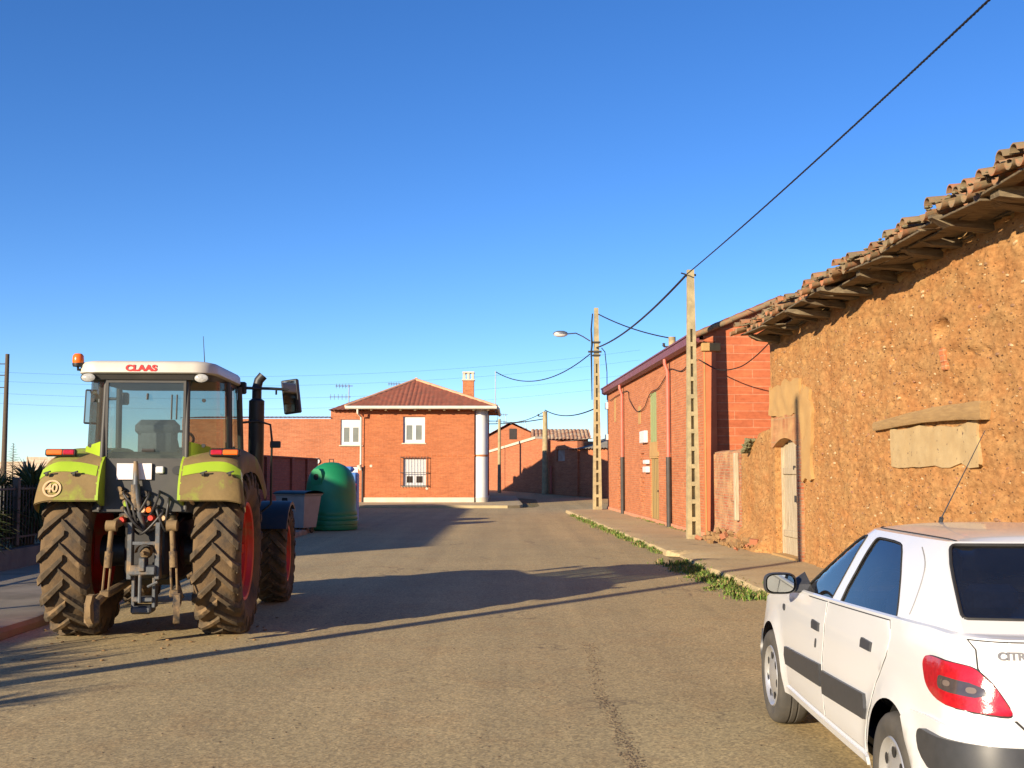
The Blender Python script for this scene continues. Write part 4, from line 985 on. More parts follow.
# ================================================================== ADOBE BARN
TH = math.atan(.04); CT = math.cos(TH)
aY = 21.9; aX = wx(aY, A_BARN)
barn = thing('adobe_barn', 'rough adobe mud barn with sagging clay tile eave, on the right behind the car', 'barn', (aX, aY, .12), TH)
def by(px): return (on_wall(px, A_BARN) - aY) / CT
def bz(px, py): return at(px, py, on_wall(px, A_BARN)).z - .12
def e0z(y): return 4.00 + .027 * (-y)           # rafter underside, local
dy0, dy1, dz1 = by(798.5), by(775), bz(786, 444)
def arch(y):                                     # door head curve
    t = (y - (dy0 + dy1) / 2) / ((dy1 - dy0) / 2); return dz1 + .16 * (1 - t * t) - .05
def disp(y, z):
    p = V((y * .5, z, 0)); d = .05 * noise.noise(p * .7) + .035 * noise.noise(p * 2.1 + V((5, 0, 0))) + .022 * noise.noise(p * 6.5) + .013 * noise.noise(p * 15) + .007 * noise.noise(p * 31)
    c = noise.noise(p * 9 + V((0, 7, 2)))
    if c < -.42: d -= (-.42 - c) * .16           # small sockets where stones fell out
    q = math.hypot((y - by(945)) / .30, (z - bz(945, 330)) / .16)
    if q < 1: d -= .15 * (1 - q * q)
    h = (z - (bz(930, 352) + .1 * (y - by(930)))) / .05
    if by(990) < y < by(880): d -= .02 * math.exp(-h * h)
    if z < .5: d += .09 * (1 - z / .5) ** 2
    if dy0 - 1.1 < y < dy1 + .3 and z < 3.3: d *= .35
    return d
def adobe_grid(mb, y0, y1, z1f, st):
    ny = int((y1 - y0) / st); nz = int(5.0 / st); ids = {}
    for i in range(ny + 1):
        y = y0 + (y1 - y0) * i / ny; zt = z1f(y)
        for j in range(nz + 1):
            z = -.12 + (zt + .12) * j / nz; ids[(i, j)] = len(mb.v)
            end = .10 * max(0, 1 - (0 - y) / .18) ** 2 * (1 if z > 2.4 else .3) if y > -.18 else 0
            wob = .06 * noise.noise(V((z * 1.6, 3, 1))) + .03 * noise.noise(V((z * 7, 3, 4)))
            mb.v.append(V((-disp(y, z) + end, y + (wob if i == ny and y1 > -1 else 0), z)))
    for i in range(ny):
        yc = y0 + (y1 - y0) * (i + .5) / ny
        for j in range(nz):
            zc = -.12 + (z1f(yc) + .12) * (j + .5) / nz
            if dy0 < yc < dy1 and zc < arch(yc): continue
            mb.f.append((ids[(i, j)], ids[(i, j + 1)], ids[(i + 1, j + 1)], ids[(i + 1, j)])); mb.m.append(0)
mb = MB()
adobe_grid(mb, -13.5, 0, lambda y: e0z(y) + .04, .036); adobe_grid(mb, -30, -13.5, lambda y: e0z(y) + .04, .15)
mb.build('adobe_wall', 'adobe', barn, smooth=75)
mb = MB(); mb.box(.17, .5, dy1 + .01, -.02, -.12, 4.0); mb.box(.17, .5, -30, dy0 - .01, -.12, 4.0); mb.box(.17, .5, dy0 - .01, dy1 + .01, dz1 + .3, 4.0); mb.box(.5, 7, -.5, -.05, -.12, 4.2); mb.box(6.6, 7, -30, -.5, -.12, 4.2); mb.box(.5, 6.6, -30, -29.6, -.12, 4.2); mb.box(.02, .5, -.06, -.0, 2.2, 4.0)
mb.build('wall_core', 'adobe', barn)
# door recess: brick jambs, arch, boards
mb = MB(); mb.box(-.05, .3, dy0 - .26, dy0 + .02, -.12, arch(dy0)); mb.build('brick_jamb', 'brick_old', barn)
mb = MB(); mb.box(-.02, .3, dy1 - .02, dy1 + .12, -.12, arch(dy1)); mb.build('brick_jamb', 'adobe', barn)
mb = MB(); n = 16; yA, yB = dy0 - .26, dy1 + .12; prev = None; pts = []
for i in range(n + 1):
    y = yA + (yB - yA) * i / n; pts.append((y, arch(min(max(y, dy0), dy1)), arch((yA + yB) / 2) + .42 - .05 * abs(i / n - .5)))
for i in range(n):
    (ya, za, ta), (yb, zb, tb) = pts[i], pts[i + 1]
    mb.add([(-.045, ya, za), (-.045, yb, zb), (-.045, yb, tb), (-.045, ya, ta), (.3, ya, za), (.3, yb, zb), (.3, yb, tb), (.3, ya, ta)], [(0, 1, 2, 3), (7, 6, 5, 4), (0, 4, 5, 1), (3, 2, 6, 7)] + ([(0, 3, 7, 4)] if i == 0 else []) + ([(1, 5, 6, 2)] if i == n - 1 else []))
mb.build('brick_lintel', brick_mat('soldier course', (.50, .17, .06), (.52, .25, .10), (.45, .3, .16), bw=.07, bh=.42, ms=.008, blotch=(.5, .3, .12), bs=2, bl_lo=.4, bl_hi=.7), barn)
def lump_patch(name, mat, y0, y1, z0, z1, off, step=.05, seed=0, wob=.06, amp=.02):
    mb = MB(); P = []
    for i in range(44):
        t = i / 44 * 4; k = int(t); u = t - k
        a, b = [((y0, z0), (y1, z0)), ((y1, z0), (y1, z1)), ((y1, z1), (y0, z1)), ((y0, z1), (y0, z0))][k]
        q = (a[0] + (b[0] - a[0]) * u, a[1] + (b[1] - a[1]) * u); nn = noise.noise(V((q[0] * 2.5, q[1] * 2.5, seed))); P.append((q[0] + wob * nn, q[1] + wob * noise.noise(V((q[1] * 3, q[0] * 3, seed + 4)))))
    f = lambda y, z: V((-disp(y, z) * .4 - off - amp * noise.noise(V((y * 3, z * 3, seed))), y, z))
    surf(mb, f, P, (), step, 0, .13, ctr=V((3, (y0 + y1) / 2, (z0 + z1) / 2))); return mb.build(name, mat, barn, smooth=50)
lump_patch('plaster_patch', 'plaster', by(803), by(772), arch((dy0 + dy1) / 2) + .42, bz(785, 386), .045, seed=1, wob=.16)
lump_patch('plaster_column', 'plaster', by(813), by(803), bz(808, 480), bz(808, 388), .05, seed=2, wob=.2)
lump_patch('mortar_patch', 'plaster_grey', by(980), by(893), bz(935, 467), bz(935, 427), .035, seed=3, wob=.07, amp=.008)
# door leaf of old boards
dr = None; mb = MB(); nb = 5; yw = (dy1 - dy0 - .1) / nb; random.seed(9)
for i in range(nb):
    a = dy0 + .05 + i * yw; j = random.uniform(-.006, .006); top = arch(a + yw / 2) - .02
    mb.box(.14 + j, .18, a + .006, a + yw - .006, -.06 + random.uniform(0, .05), top)
dr = mb.build('door', 'door_wood', barn)
for zq in (.35, 1.5): mb = MB(); mb.bbox(.105, .145, dy0 + .06, dy1 - .06, zq, zq + .12, .01); mb.build('door_rail', 'door_wood', dr)
mb = MB(); mb.box(.08, .12, dy0 + .5, dy0 + .62, 1.0, 1.12); mb.lathe([(.0, .09), (.04, .1), (.04, .13)], 10, 'x', M=T(0, dy0 + .7, 1.62)); mb.build('lock', 'steel_dark', dr)
mb = MB(); mb.bbox(.1, .2, dy1 - .07, dy1 + .0, -.1, arch(dy1) + .0, .01); mb.bbox(.1, .2, dy0 - .0, dy0 + .05, -.1, arch(dy0), .01); mb.build('door_frame', 'door_wood', barn)
mb = MB(); mb.bbox(-.1, .3, dy0 - .05, dy1 + .05, -.12, .03, .02); mb.build('threshold', 'plaster', barn)
mb = MB(); mb.box(.2, .22, dy0 - .1, dy1 + .1, -.1, dz1 + .3); mb.build('dark_interior', 'void', barn)
# old lintel beam embedded over the blocked window
mb = MB(); n = 26; ya, yb = by(991), by(878); rows = []
for i in range(n + 1):
    t = i / n; y = ya + (yb - ya) * t; zc = 2.245 - .03 * t + .03 * math.sin(t * 4); hh = (.105 - .045 * t) + .008 * noise.noise(V((t * 9, 0, 0))); dd = .12 - .04 * t + .01 * noise.noise(V((t * 7, 5, 0)))
    ring = [V((.1, y, zc - hh)), V((-dd * .9, y, zc - hh)), V((-dd, y, zc - hh * .7)), V((-dd * 1.02, y, zc + hh * .6)), V((-dd * .8, y, zc + hh)), V((.1, y, zc + hh))]; rows.append(ring)
vs = [p for r in rows for p in r]; fs = [(i * 6 + j, i * 6 + (j + 1) % 6, i * 6 + 6 + (j + 1) % 6, i * 6 + 6 + j) for i in range(n) for j in range(6)] + [tuple(range(6))[::-1], tuple(range(n * 6, n * 6 + 6))]
mb.add(vs, fs); mb.build('lintel_beam', M_('yellow-brown old beam', (.40, .25, .10), (.28, .17, .07), 3, .9, .8, 20, stretch=(12, 1.2, 12)), barn, smooth=40)  # yellow-brown wood tone with streaked grain
for (px, py) in ((947, 352), (948, 359), (949, 366)):
    mb = MB(); y = by(px); z = bz(px, py); mb.bbox(-.05, .03, y - .07, y + .07, z - .05, z + .05, .015); mb.build('embedded_brick', 'brick_red', barn)
# pebbles standing out of the mud
mb = MB(); random.seed(12)
for i in range(800):
    y = random.uniform(-13.2, -.3); z = random.uniform(.3, e0z(y) - .1)
    if dy0 - .9 < y < dy1 + .2 and z < 3.3: continue
    s = random.choice((.007, .009, .011, .013, .018)) * random.uniform(.7, 1.3); a = random.uniform(-.3, .3)
    Mx = T(-disp(y, z) + s * .2, y, z) @ Matrix.Rotation(a, 4, 'X') @ Matrix.Diagonal((s * .9, s * 2.2, s * .9, 1))
    mb.bbox(-1, 1, -1, 1, -1, 1, .55, random.choice((0, 0, 1, 1, 2)), Mx)
o = mb.build('embedded_pebbles', [M_('pale pebble', (.52, .36, .19)), M_('brown pebble', (.26, .14, .07)), M_('red pebble', (.32, .15, .08))], barn, smooth=70); tag(o, kind='stuff')
# eave: rafters, boards, barrel tiles
random.seed(21)
OV = .66
y = -.6; k = 0
while y > -13.6:
    zb = e0z(y) - .04 + random.uniform(-.05, .03); wv = random.uniform(.14, .30); hv = random.uniform(.09, .15); ov = OV + random.uniform(-.22, .06); yaw = random.uniform(-.3, .3); tip = random.uniform(.2, .9)
    mb = MB(); n = 6; ring = []
    for i in range(n + 1):
        t = i / n; x = .45 - t * (.45 + ov); yy = y + yaw * (.45 - x); ww = wv * (1 - .18 * t) / 2 * (1 - (.5 * tip if i == n else 0)); zz = zb - .06 * (1 - t) ** 2 + (.05 * t) ; h1 = hv * (1 - .15 * t); zl_ = zz + (h1 * tip * .8 if i == n else 0)
        a = .012 * noise.noise(V((k * 3.1, t * 5, 0)))
        ring.append([V((x, yy - ww + a, zl_)), V((x, yy + ww + a, zl_ + .008)), V((x, yy + ww, zz + h1)), V((x, yy - ww, zz + h1))])
    vs = [p for r in ring for p in r]; fs = [(i * 4 + j, i * 4 + (j + 1) % 4, i * 4 + 4 + (j + 1) % 4, i * 4 + 4 + j) for i in range(n) for j in range(4)] + [(3, 2, 1, 0), tuple(range(n * 4, n * 4 + 4))]
    mb.add(vs, fs); mb.build('rafter', 'raf', barn); y -= random.uniform(.6, .9); k += 1
mb = MB()                                        # roof boards laid along the eave on the rafters
y = -.45
while y > -13.9:
    Lb = random.uniform(.8, 1.7)
    for q in range(5):
        if random.random() < .22 and q > 1: continue
        x1 = .35 - q * .20 + random.uniform(-.015, .015); x0 = x1 - .19; z = e0z(y) + .085 + .012 * q + random.uniform(-.012, .018) - .02 * abs(q - 2)
        tl = random.uniform(-.045, .045)
        Mx = T((x0 + x1) / 2, y - Lb / 2, z) @ Matrix.Rotation(tl, 4, 'X') @ Matrix.Rotation(random.uniform(-.08, .08), 4, 'Y')
        mb.bbox(-(x1 - x0) / 2, (x1 - x0) / 2, -Lb / 2, Lb / 2 + .03, -.012, .012, .004, 0, Mx)
    y -= Lb
mb.build('eave_boards', 'raf', barn)
mb = MB()                                        # packed earth and stones between wall top and boards
def pk_(u, v):
    y = -.0 - 13.7 * u; a = v * PI; r = .12 + .07 * noise.noise(V((y * 3, v * 3, 0))) + .04 * noise.noise(V((y * 9, v * 5, 0)))
    return V((.12 - r * math.sin(a) * .9, y, e0z(y) + .03 - .14 * math.cos(a) * (1 + .5 * noise.noise(V((y * 5, 2, 2)))) + .02))
mb.grid(pk_, 380, 6); mb.build('wall_top_rubble', 'plaster', barn, smooth=60)
def barrel(mb, y, x0, x1, z0, z1, r, up, yaw=0, n=6, th=.014, roll=0):
    """one clay barrel tile running from (x0) out to (x1), convex up or down"""
    A = []
    for (x, z, rr) in ((x0, z0, r * .82), (x1, z1, r)):
        for q in (0, th):
            for k in range(n + 1):
                a = PI * k / n; sg = 1 if up else -1
                A.append(V((x, y + yaw * (x0 - x) + math.cos(a + roll) * (rr - q), z + sg * math.sin(a + (0 if up else 0)) * (rr - q))))
    m = n + 1; fs = []
    for k in range(n):
        fs += [(k, k + 1, 2 * m + k + 1, 2 * m + k), (m + k, 3 * m + k, 3 * m + k + 1, m + k + 1), (k + 2 * m, k + 1 + 2 * m, 3 * m + k + 1, 3 * m + k), (k, m + k, m + k + 1, k + 1)]
    fs += [(0, 2 * m, 3 * m, m), (n, m + n, 3 * m + n, 2 * m + n)]
    mb.add(A, fs)
mb = MB(); y = -.38; random.seed(33); col_i = 0
sl_ = .26
while y > -14.0:
    sag = .09 * noise.noise(V((y * .9, 1, 1))) + .06 * noise.noise(V((y * 2.9, 4, 1)))
    ov = OV + .02 + .17 * noise.noise(V((y * 1.1, 9, 2))) + random.uniform(-.09, .09)
    zt = e0z(y) + .15 + sag
    for r_ in range(9):
        xo = -ov + r_ * .34; zo = zt + sl_ * (xo + ov) + (.05 if r_ % 2 else .04)
        jy = random.uniform(-.012, .012); dz = random.uniform(-.01, .015)
        if random.random() < .2 and r_ == 0: continue
        barrel(mb, y + jy + .11, xo + .42, xo, zo + sl_ * .42 - .015 + dz, zo + dz - .01, .088, False, random.uniform(-.12, .12))
        barrel(mb, y + jy, xo + .45, xo + random.uniform(-.03, .05), zo + sl_ * .45 + .005 + dz, zo + .035 + dz + random.uniform(-.01, .03), .086, True, random.uniform(-.22, .22))
    y -= .215; col_i += 1
rf = mb.build('roof_tiles', 'tile_old', barn, smooth=40)
mb = MB(); mb.add([(-.2, .6, e0z(0) + .30), (-.2, -30, e0z(-30) + .30), (3.6, -30, e0z(-30) + 1.3), (3.6, .6, e0z(0) + 1.3), (7.4, -30, 3.9), (7.4, .6, 3.9)], [(0, 3, 2, 1), (3, 5, 4, 2)]); mb.box(-.6, .4, -30, -13.9, 4.5, 4.62); mb.build('roof', 'tile_old', barn)
mb = MB(); random.seed(2)                       # lumps of mortar and moss on the eave tiles
for i in range(520):
    y = random.uniform(-13.8, -.4); x = -OV + random.uniform(-.06, .5); s = random.uniform(.010, .028)
    mb.bbox(-1, 1, -1, 1, -1, 1, .6, 0, T(x, y, e0z(y) + .24 + .05 * noise.noise(V((y * .9, 1, 1))) + sl_ * (x + OV)) @ Matrix.Rotation(random.random() * 3, 4, 'Z') @ Matrix.Diagonal((s, s * 1.3, s * .6, 1)))
o = mb.build('eave_moss', M_('lichen and mortar crumbs', (.22, .18, .10), (.12, .1, .055), 9, .95), barn, smooth=60); tag(o, kind='stuff')

# ================================================================== RUINED LOW WALL between the two buildings
rw = thing('ruined_wall', 'crumbling low wall of brick and adobe between the block gable and the wooden door', 'wall', (aX, aY, .12), TH)
yb0, yb1 = -.2, (26.85 - aY) / CT
def rtop(y):
    if y < 2.1: t = y / 2.1; return 2.34 - .36 * t + .10 * math.sin(5 * t) * (1 - t) + .03 * noise.noise(V((y * 5, 0, 0)))
    return 1.99 + (0 if y > 2.9 else .02) + .015 * noise.noise(V((y * 9, 0, 0)))
def rd(y, z):
    d = .05 * noise.noise(V((y * .8, z * 1.7, 4))) + .03 * noise.noise(V((y * 2.6, z * 6, 4))) + .012 * noise.noise(V((y * 7, z * 16, 4)))
    if z < .55: d += .30 * (1 - z / .55) ** 2 * (1 if y > .3 else y / .3)
    return d
def rgrid(mb, y0, y1, st=.04, k=1):
    ny = int((y1 - y0) / st); nz = 50
    for i in range(ny + 1):
        y = y0 + (y1 - y0) * i / ny
        for j in range(nz + 8):
            if j <= nz: z = -.12 + (rtop(y) + .12) * j / nz; mb.v.append(V((-rd(y, z) * k, y, z)))
            else: t = (j - nz) / 7; mb.v.append(V((-rd(y, rtop(y)) * k + t * .45, y, rtop(y) + .04 * math.sin(PI * t) - (.3 if t == 1 else 0))))
    m = nz + 8
    for i in range(ny):
        for j in range(m - 1): a = o_ + i * m + j; mb.f.append((a, a + 1, a + m + 1, a + m)); mb.m.append(0)
mb = MB(); o_ = 0; rgrid(mb, yb0, 2.35); mb.build('adobe_stretch', 'adobe', rw, smooth=60)
mb = MB(); o_ = 0; rgrid(mb, 2.35, yb1, k=.45); mb.box(-.02, .45, yb1 - .02, yb1 + .001, -.12, 1.95); mb.build('brick_stretch', 'brick_old', rw, smooth=40)
mb = MB(); mb.bbox(-.10, -.0, 2.55, 2.68, .5, 1.95, .015); mb.build('old_post', 'door_wood', rw)
mb = MB(); mb.bbox(-.09, .3, 2.72, 3.05, .9, 1.97, .02); mb.build('brick_pier', 'brick_old', rw)
mb = MB(); random.seed(8)
for i in range(170):
    y = random.uniform(.6, 4.3); x = -abs(random.gauss(.2, .15)); s = random.choice((.012, .02, .03, .03, .06))
    mb.bbox(-1, 1, -1, 1, -1, 1, .12, random.choice((0, 1, 1, 1)), T(x, y, max(0, .28 * (1 + x / .5)) * random.random() + s * .5) @ Matrix.Rotation(random.random() * 3, 4, V((random.random(), random.random(), 1))) @ Matrix.Diagonal((s * 1.4, s, s * .7, 1)))
tag(mb.build('rubble', [M_('broken brick', (.36, .11, .05), (.3, .14, .07), 8, .9, .4), M_('mud clods', (.30, .17, .07), (.2, .12, .05), 8, .95, .5)], rw), kind='stuff')
mb = MB()
for i in range(220):
    t = random.random(); y = 1.15 + .55 * t; z = rtop(y) + .02 + .28 * math.sin(PI * t) * random.random() * .5 - .12 * t
    s = random.uniform(.012, .03); mb.bbox(-1, 1, -1, 1, -1, 1, .5, 0, T(-.08 + random.uniform(-.08, .1), y, z) @ Matrix.Diagonal((s, s, s, 1)))
tag(mb.build('moss', M_('dark moss', (.12, .12, .06), (.2, .17, .08), 20, .95), rw, smooth=60), kind='stuff')

# ================================================================== WEEDS ALONG THE KERB
mb = MB(); random.seed(17)
def tuft(x, y, z, n, h, sp):
    for i in range(n):
        a = random.random() * 2 * PI; r = abs(random.gauss(0, sp)); bx_, by_ = x + math.cos(a) * r, y + math.sin(a) * r * 1.2
        hh = h * random.uniform(.5, 1.15) * max(.35, 1 - r / (sp * 3)); l = random.uniform(.1, .8) * hh; d = V((math.cos(a + random.uniform(-1, 1)), math.sin(a + random.uniform(-1, 1)), 0)); s = V((-d.y, d.x, 0)) * random.uniform(.004, .013)
        b0 = V((bx_, by_, z)); m1 = b0 + d * l * .4 + V((0, 0, hh * .65)); t1 = b0 + d * l + V((0, 0, hh * random.uniform(.7, 1)))
        mb.add([b0 - s * .6, b0 + s * .6, m1 + s, m1 - s, t1], [(0, 1, 2, 3), (3, 2, 4)])
for i in range(520):
    y = random.uniform(15.0, 20.8) if random.random() < .36 else random.uniform(23.2, 42)
    dn = .5 + .5 * noise.noise(V((y * .9, 0, 7)))
    if y > 22 and random.random() > dn + .25: continue
    if y < 22: tuft(kx(y) - .10 + random.gauss(0, .17), y, .0, random.randint(12, 60), random.uniform(.03, .17), random.uniform(.04, .12))
    else: tuft(kx(y) + random.gauss(.02, .10), y, .02, random.randint(14, 34), random.uniform(.05, .15), .08)
for i in range(26):
    y = random.uniform(27.8, 38); tuft(wx(y, A_BLD) - .1 + random.gauss(0, .04), y, .12, 14, .06, .06)
mb.m = [1 if random.random() < .22 else 2 if random.random() < .25 else 0 for _ in mb.m]
tag(mb.build('grass', ['grass', M_('dry stalks', (.34, .25, .10), (.25, .2, .08), 9, .9), M_('dark weed leaves', (.035, .08, .015), (.06, .09, .02), 9, .8)]), kind='stuff')
# scattered dry leaves and clods on the road
# ================================================================== WHITE CAR
CL, CW = 4.36, .88                       # length, half width
car = thing('parked_car', 'white five door hatchback parked at the right kerb, seen from its rear left', 'car', (2.535, 4.33, .006), R(-1.5))
rr_, rf_ = .20, .62
aC = CW - rr_; c0 = aC + PI * rr_ / 2 - rr_            # u = y + c0 along the side
def lerp_tab(tab, x):
    if x <= tab[0][0]: return tab[0][1]
    for i in range(len(tab) - 1):
        if x <= tab[i + 1][0]:
            t = (x - tab[i][0]) / (tab[i + 1][0] - tab[i][0]); t = t * t * (3 - 2 * t); return tab[i][1] + (tab[i + 1][1] - tab[i][1]) * t
    return tab[-1][1]
WZ = [(.2, .955), (.42, .992), (.62, 1.0), (.80, .985), (.95, .955), (1.06, .93)]
DR = [(.2, .07), (.36, .01), (.52, 0), (.70, .02), (.78, .055), (.9, .075), (1.0, .10), (1.08, .13)]
def F(u, z):
    """left half of the lower body: u runs from the rear centre round the corner and along the side to the nose"""
    if u < aC: x, y = -u, 0.0
    elif u < aC + PI * rr_ / 2: th = (u - aC) / rr_; x, y = -(aC + rr_ * math.sin(th)), rr_ * (1 - math.cos(th))
    elif u < CL - rf_ + c0: x, y = -CW, u - c0
    else:
        th = (u - (CL - rf_ + c0)) / rf_
        if th < PI / 2: x, y = -(CW - rf_ + rf_ * math.cos(th)), CL - rf_ + rf_ * math.sin(th)
        else: x, y = -max(0, (CW - rf_) - (u - (CL - rf_ + c0) - rf_ * PI / 2)), CL
    k = max(0, 1 - y / .8); k = k * k * (3 - 2 * k)
    y2 = y + lerp_tab(DR, z) * k + .05 * (abs(x) / CW) ** 2 * k
    if y > 3.0: q = (y - 3.0) / 1.36; y2 -= q * q * (max(0, z - .5) ** 2 * 1.2) + q * .04 * (x / CW) ** 2
    bow = .045 * ((y - 2.3) / 2.1) ** 2
    # flares over the wheels, shoulder line
    fl = 0
    for yc in (.82, 3.48):
        d = math.hypot(y - yc, z - .31); fl += .018 * math.exp(-((d - .37) / .06) ** 2)
    sh = .006 * math.exp(-((z - .90) / .03) ** 2)
    return V((x * (lerp_tab(WZ, z) - bow) - (fl + sh if -x > .5 else 0), y2, z))
UM = CL - rf_ + c0 + rf_ * PI / 2 + (CW - rf_)
def belt(y): return 1.035 - .034 * max(0, y - .45) if y < 2.95 else lerp_tab([(2.95, .95), (3.4, .90), (3.9, .80), (4.36, .70)], y)
def zt(u):
    y = u - c0 if u > aC + .3 else 0
    if u > CL - rf_ + c0: y = CL - rf_ + rf_ * math.sin(min(PI / 2, (u - (CL - rf_ + c0)) / rf_))
    return belt(max(y, .0))
zb_ = .27; RW = .365; wc = ((.82, .31), (3.48, .31))
poly = []
us = []
u = 0.0
while u < UM: us.append(u); u += .05
us.append(UM)
for u in us:
    y = u - c0; hit = [c for c in wc if abs(y - c[0]) < RW - .004 and u > 1]
    poly.append((u, (hit[0][1] + math.sqrt(RW ** 2 - (y - hit[0][0]) ** 2)) if hit else zb_))
    for c in wc:
        for s_ in (-1, 1):
            pass
# exact arch ends
P2 = []
for i, p in enumerate(poly):
    P2.append(p)
poly = [p for p in P2 if p[1] == zb_ or True]
fine = []
for c in wc:
    a0 = math.asin((zb_ - c[1]) / RW)
    fine.append([(c0 + c[0] + RW * math.cos(a), c[1] + RW * math.sin(a)) for a in [PI - a0 + (a0 - (PI - a0)) * i / 28 for i in range(29)]])
poly = [(u, zb_) for u in us if u < fine[0][0][0] - .01] + fine[0] + [(u, zb_) for u in us if fine[0][-1][0] + .01 < u < fine[1][0][0] - .01] + fine[1] + [(u, zb_) for u in us if u > fine[1][-1][0] + .01]
poly += [(u, zt(u)) for u in us[::-1]]
body = MB(); cc = V((0, 2.2, .6))
surf(body, F, poly, (), .055, 0, None, cc); surf(body, F, poly, (), .055, 0, None, cc, mirror=True)
# greenhouse
def yr(z): return .255 + (z - 1.03) * 1.86
def yf(z): return 3.02 - (z - .94) * 1.98
def hwz(z): return .815 - .48 * (z - .98) - .02 * max(0, (z - 1.2) / .16) ** 3
ZR = 1.37
def G(y, z):
    d0 = y - yr(z); d1 = yf(z) - y
    pull = .012 * max(0, 1 - d0 / .26) ** 2 + .10 * max(0, 1 - d1 / .30) ** 2
    bow = .03 * ((y - 1.9) / 1.1) ** 2
    return V((-(hwz(z) - pull - bow * .6), y, z))
def xe_r(z): return -G(yr(z), z).x
def xe_f(z): return -G(yf(z), z).x
zs_ = [.985 + (ZR - .985) * i / 12 for i in range(13)]
side = [(yr(z), z) for z in [1.04 + (ZR - 1.04) * i / 12 for i in range(13)]] + [(yf(z), z) for z in [ZR - (ZR - .95) * i / 12 for i in range(13)]]
n = 30; side += [(yf(.95) + (yr(1.04) - yf(.95)) * i / n, belt(yf(.95) + (yr(1.04) - yf(.95)) * i / n) + .004) for i in range(1, n)]
fw_ = smoothpoly([(2.80, .950), (2.64, 1.03), (2.42, 1.165), (2.22, 1.275), (2.07, 1.334), (1.96, 1.342), (1.945, 1.32), (2.035, .99), (2.045, .968), (2.07, .958)], 1)
rw_ = smoothpoly([(1.895, .985), (1.80, 1.30), (1.785, 1.334), (1.74, 1.342), (1.42, 1.338), (1.32, 1.32), (1.18, 1.22), (1.06, 1.11), (.985, 1.035), (.970, 1.008), (1.02, .998), (1.8, .972)], 1)
ctr = V((0, 1.7, 1.1))
for mir in (False, True): surf(body, G, side, (fw_, rw_), .06, 0, None, ctr, mirror=mir)
# rear screen frame, windscreen frame (surfaces with openings)
def GR(t, z): x = t * xe_r(z); return V((x, yr(z) - .05 * (1 - t * t), z))
def GF(t, z): x = t * xe_f(z); return V((x, yf(z) + .10 * (1 - t * t), z))
rglass = smoothpoly([(-.985, 1.092), (-.95, 1.086), (.95, 1.086), (.985, 1.092), (.985, 1.13), (.975, 1.33), (.965, 1.352), (.93, 1.357), (-.93, 1.357), (-.965, 1.352), (-.975, 1.33), (-.985, 1.13)], 1)
rframe = [(-1 + i * .1, 1.04) for i in range(21)] + [(1, 1.04 + (ZR - 1.04) * i / 12) for i in range(1, 13)] + [(1 - i * .1, ZR) for i in range(1, 21)] + [(-1, ZR - (ZR - 1.04) * i / 12) for i in range(1, 12)]
surf(body, GR, rframe, (rglass,), .05, 0, None, ctr)
fglass = smoothpoly([(-.955, .985), (.955, .985), (.94, 1.315), (-.94, 1.315)], 1)
fframe = [(-1 + i * .1, .95) for i in range(21)] + [(1, .95 + (ZR - .95) * i / 12) for i in range(1, 13)] + [(1 - i * .1, ZR) for i in range(1, 21)] + [(-1, ZR - (ZR - .95) * i / 12) for i in range(1, 12)]
surf(body, GF, fframe, (fglass,), .05, 0, None, ctr)
# roof
def RO(u, v):
    t = -1 + 2 * u; y0 = yr(ZR); y1 = yf(ZR); y = y0 + (y1 - y0) * v
    hw = -G(y, ZR).x; x = t * hw; y += (-.05 * (1 - v) + .10 * v) * (1 - t * t)
    e = (1 - (2 * v - 1) ** 4); return V((x, y, ZR + (.042 * (1 - abs(t) ** 2.6)) * (.0 + .999 * e ** .5)))
body.grid(RO, 36, 30)
# shoulder ledges: lower body rim to greenhouse base
def ledge(mir):
    rows = []; 
    us2 = [u for u in us if u <= 2.95 + c0 + .04]
    for u in us2:
        p = F(u, zt(u)); y = u - c0
        if u < aC + rr_ * PI / 2 * .5:
            z = 1.042; t = -min(1, u / (aC + rr_ * PI / 4)); q = GR(t, z)
        else:
            yy = max(yr(1.04), min(y + .10 * max(0, 1 - y / .8), yf(.95))); q = G(yy, belt(yy) + .004)
            if yy <= yr(1.04) + .001: q = G(yr(1.04), 1.042)
        s = -1 if mir else 1
        rows.append([V((p.x * s, p.y, p.z)), V(((p.x * .5 + q.x * .5) * s, (p.y + q.y) / 2, max(p.z, q.z) * .5 + (p.z + q.z) * .25 + .004)), V((q.x * s, q.y, q.z))])
    vs = [a for r in rows for a in r]; fs = []
    for i in range(len(rows) - 1):
        for j in range(2): f = (i * 3 + j, i * 3 + j + 1, i * 3 + 4 + j, i * 3 + 3 + j); fs.append(f[::-1] if not mir else f)
    body.add(vs, fs)
ledge(False); ledge(True)
# bonnet
us3 = [u for u in us if u >= 2.93 + c0]; rows = []
for u in us3:
    p = F(u, zt(u)); k = min(1, (u - us3[0]) / .6)
    rows.append([V((p.x * t, p.y + (.10 * (1 - k)) * (1 - t * t), p.z + (.05 + .03 * min(1, (u - us3[0]) / .3)) * (1 - t * t) * (1 if p.y < 4.1 else max(0, (4.36 - p.y) / .26)))) for t in [1 - i / 8 for i in range(17)]])
vs = [a for r in rows for a in r]; body.add(vs, [(i * 17 + j, i * 17 + j + 1, i * 17 + 18 + j, i * 17 + 17 + j) for i in range(len(rows) - 1) for j in range(16)])
body.box(-.62, .62, .25, 4.1, .20, .26)
bo = body.build('body', 'paint_w', car, smooth=38)
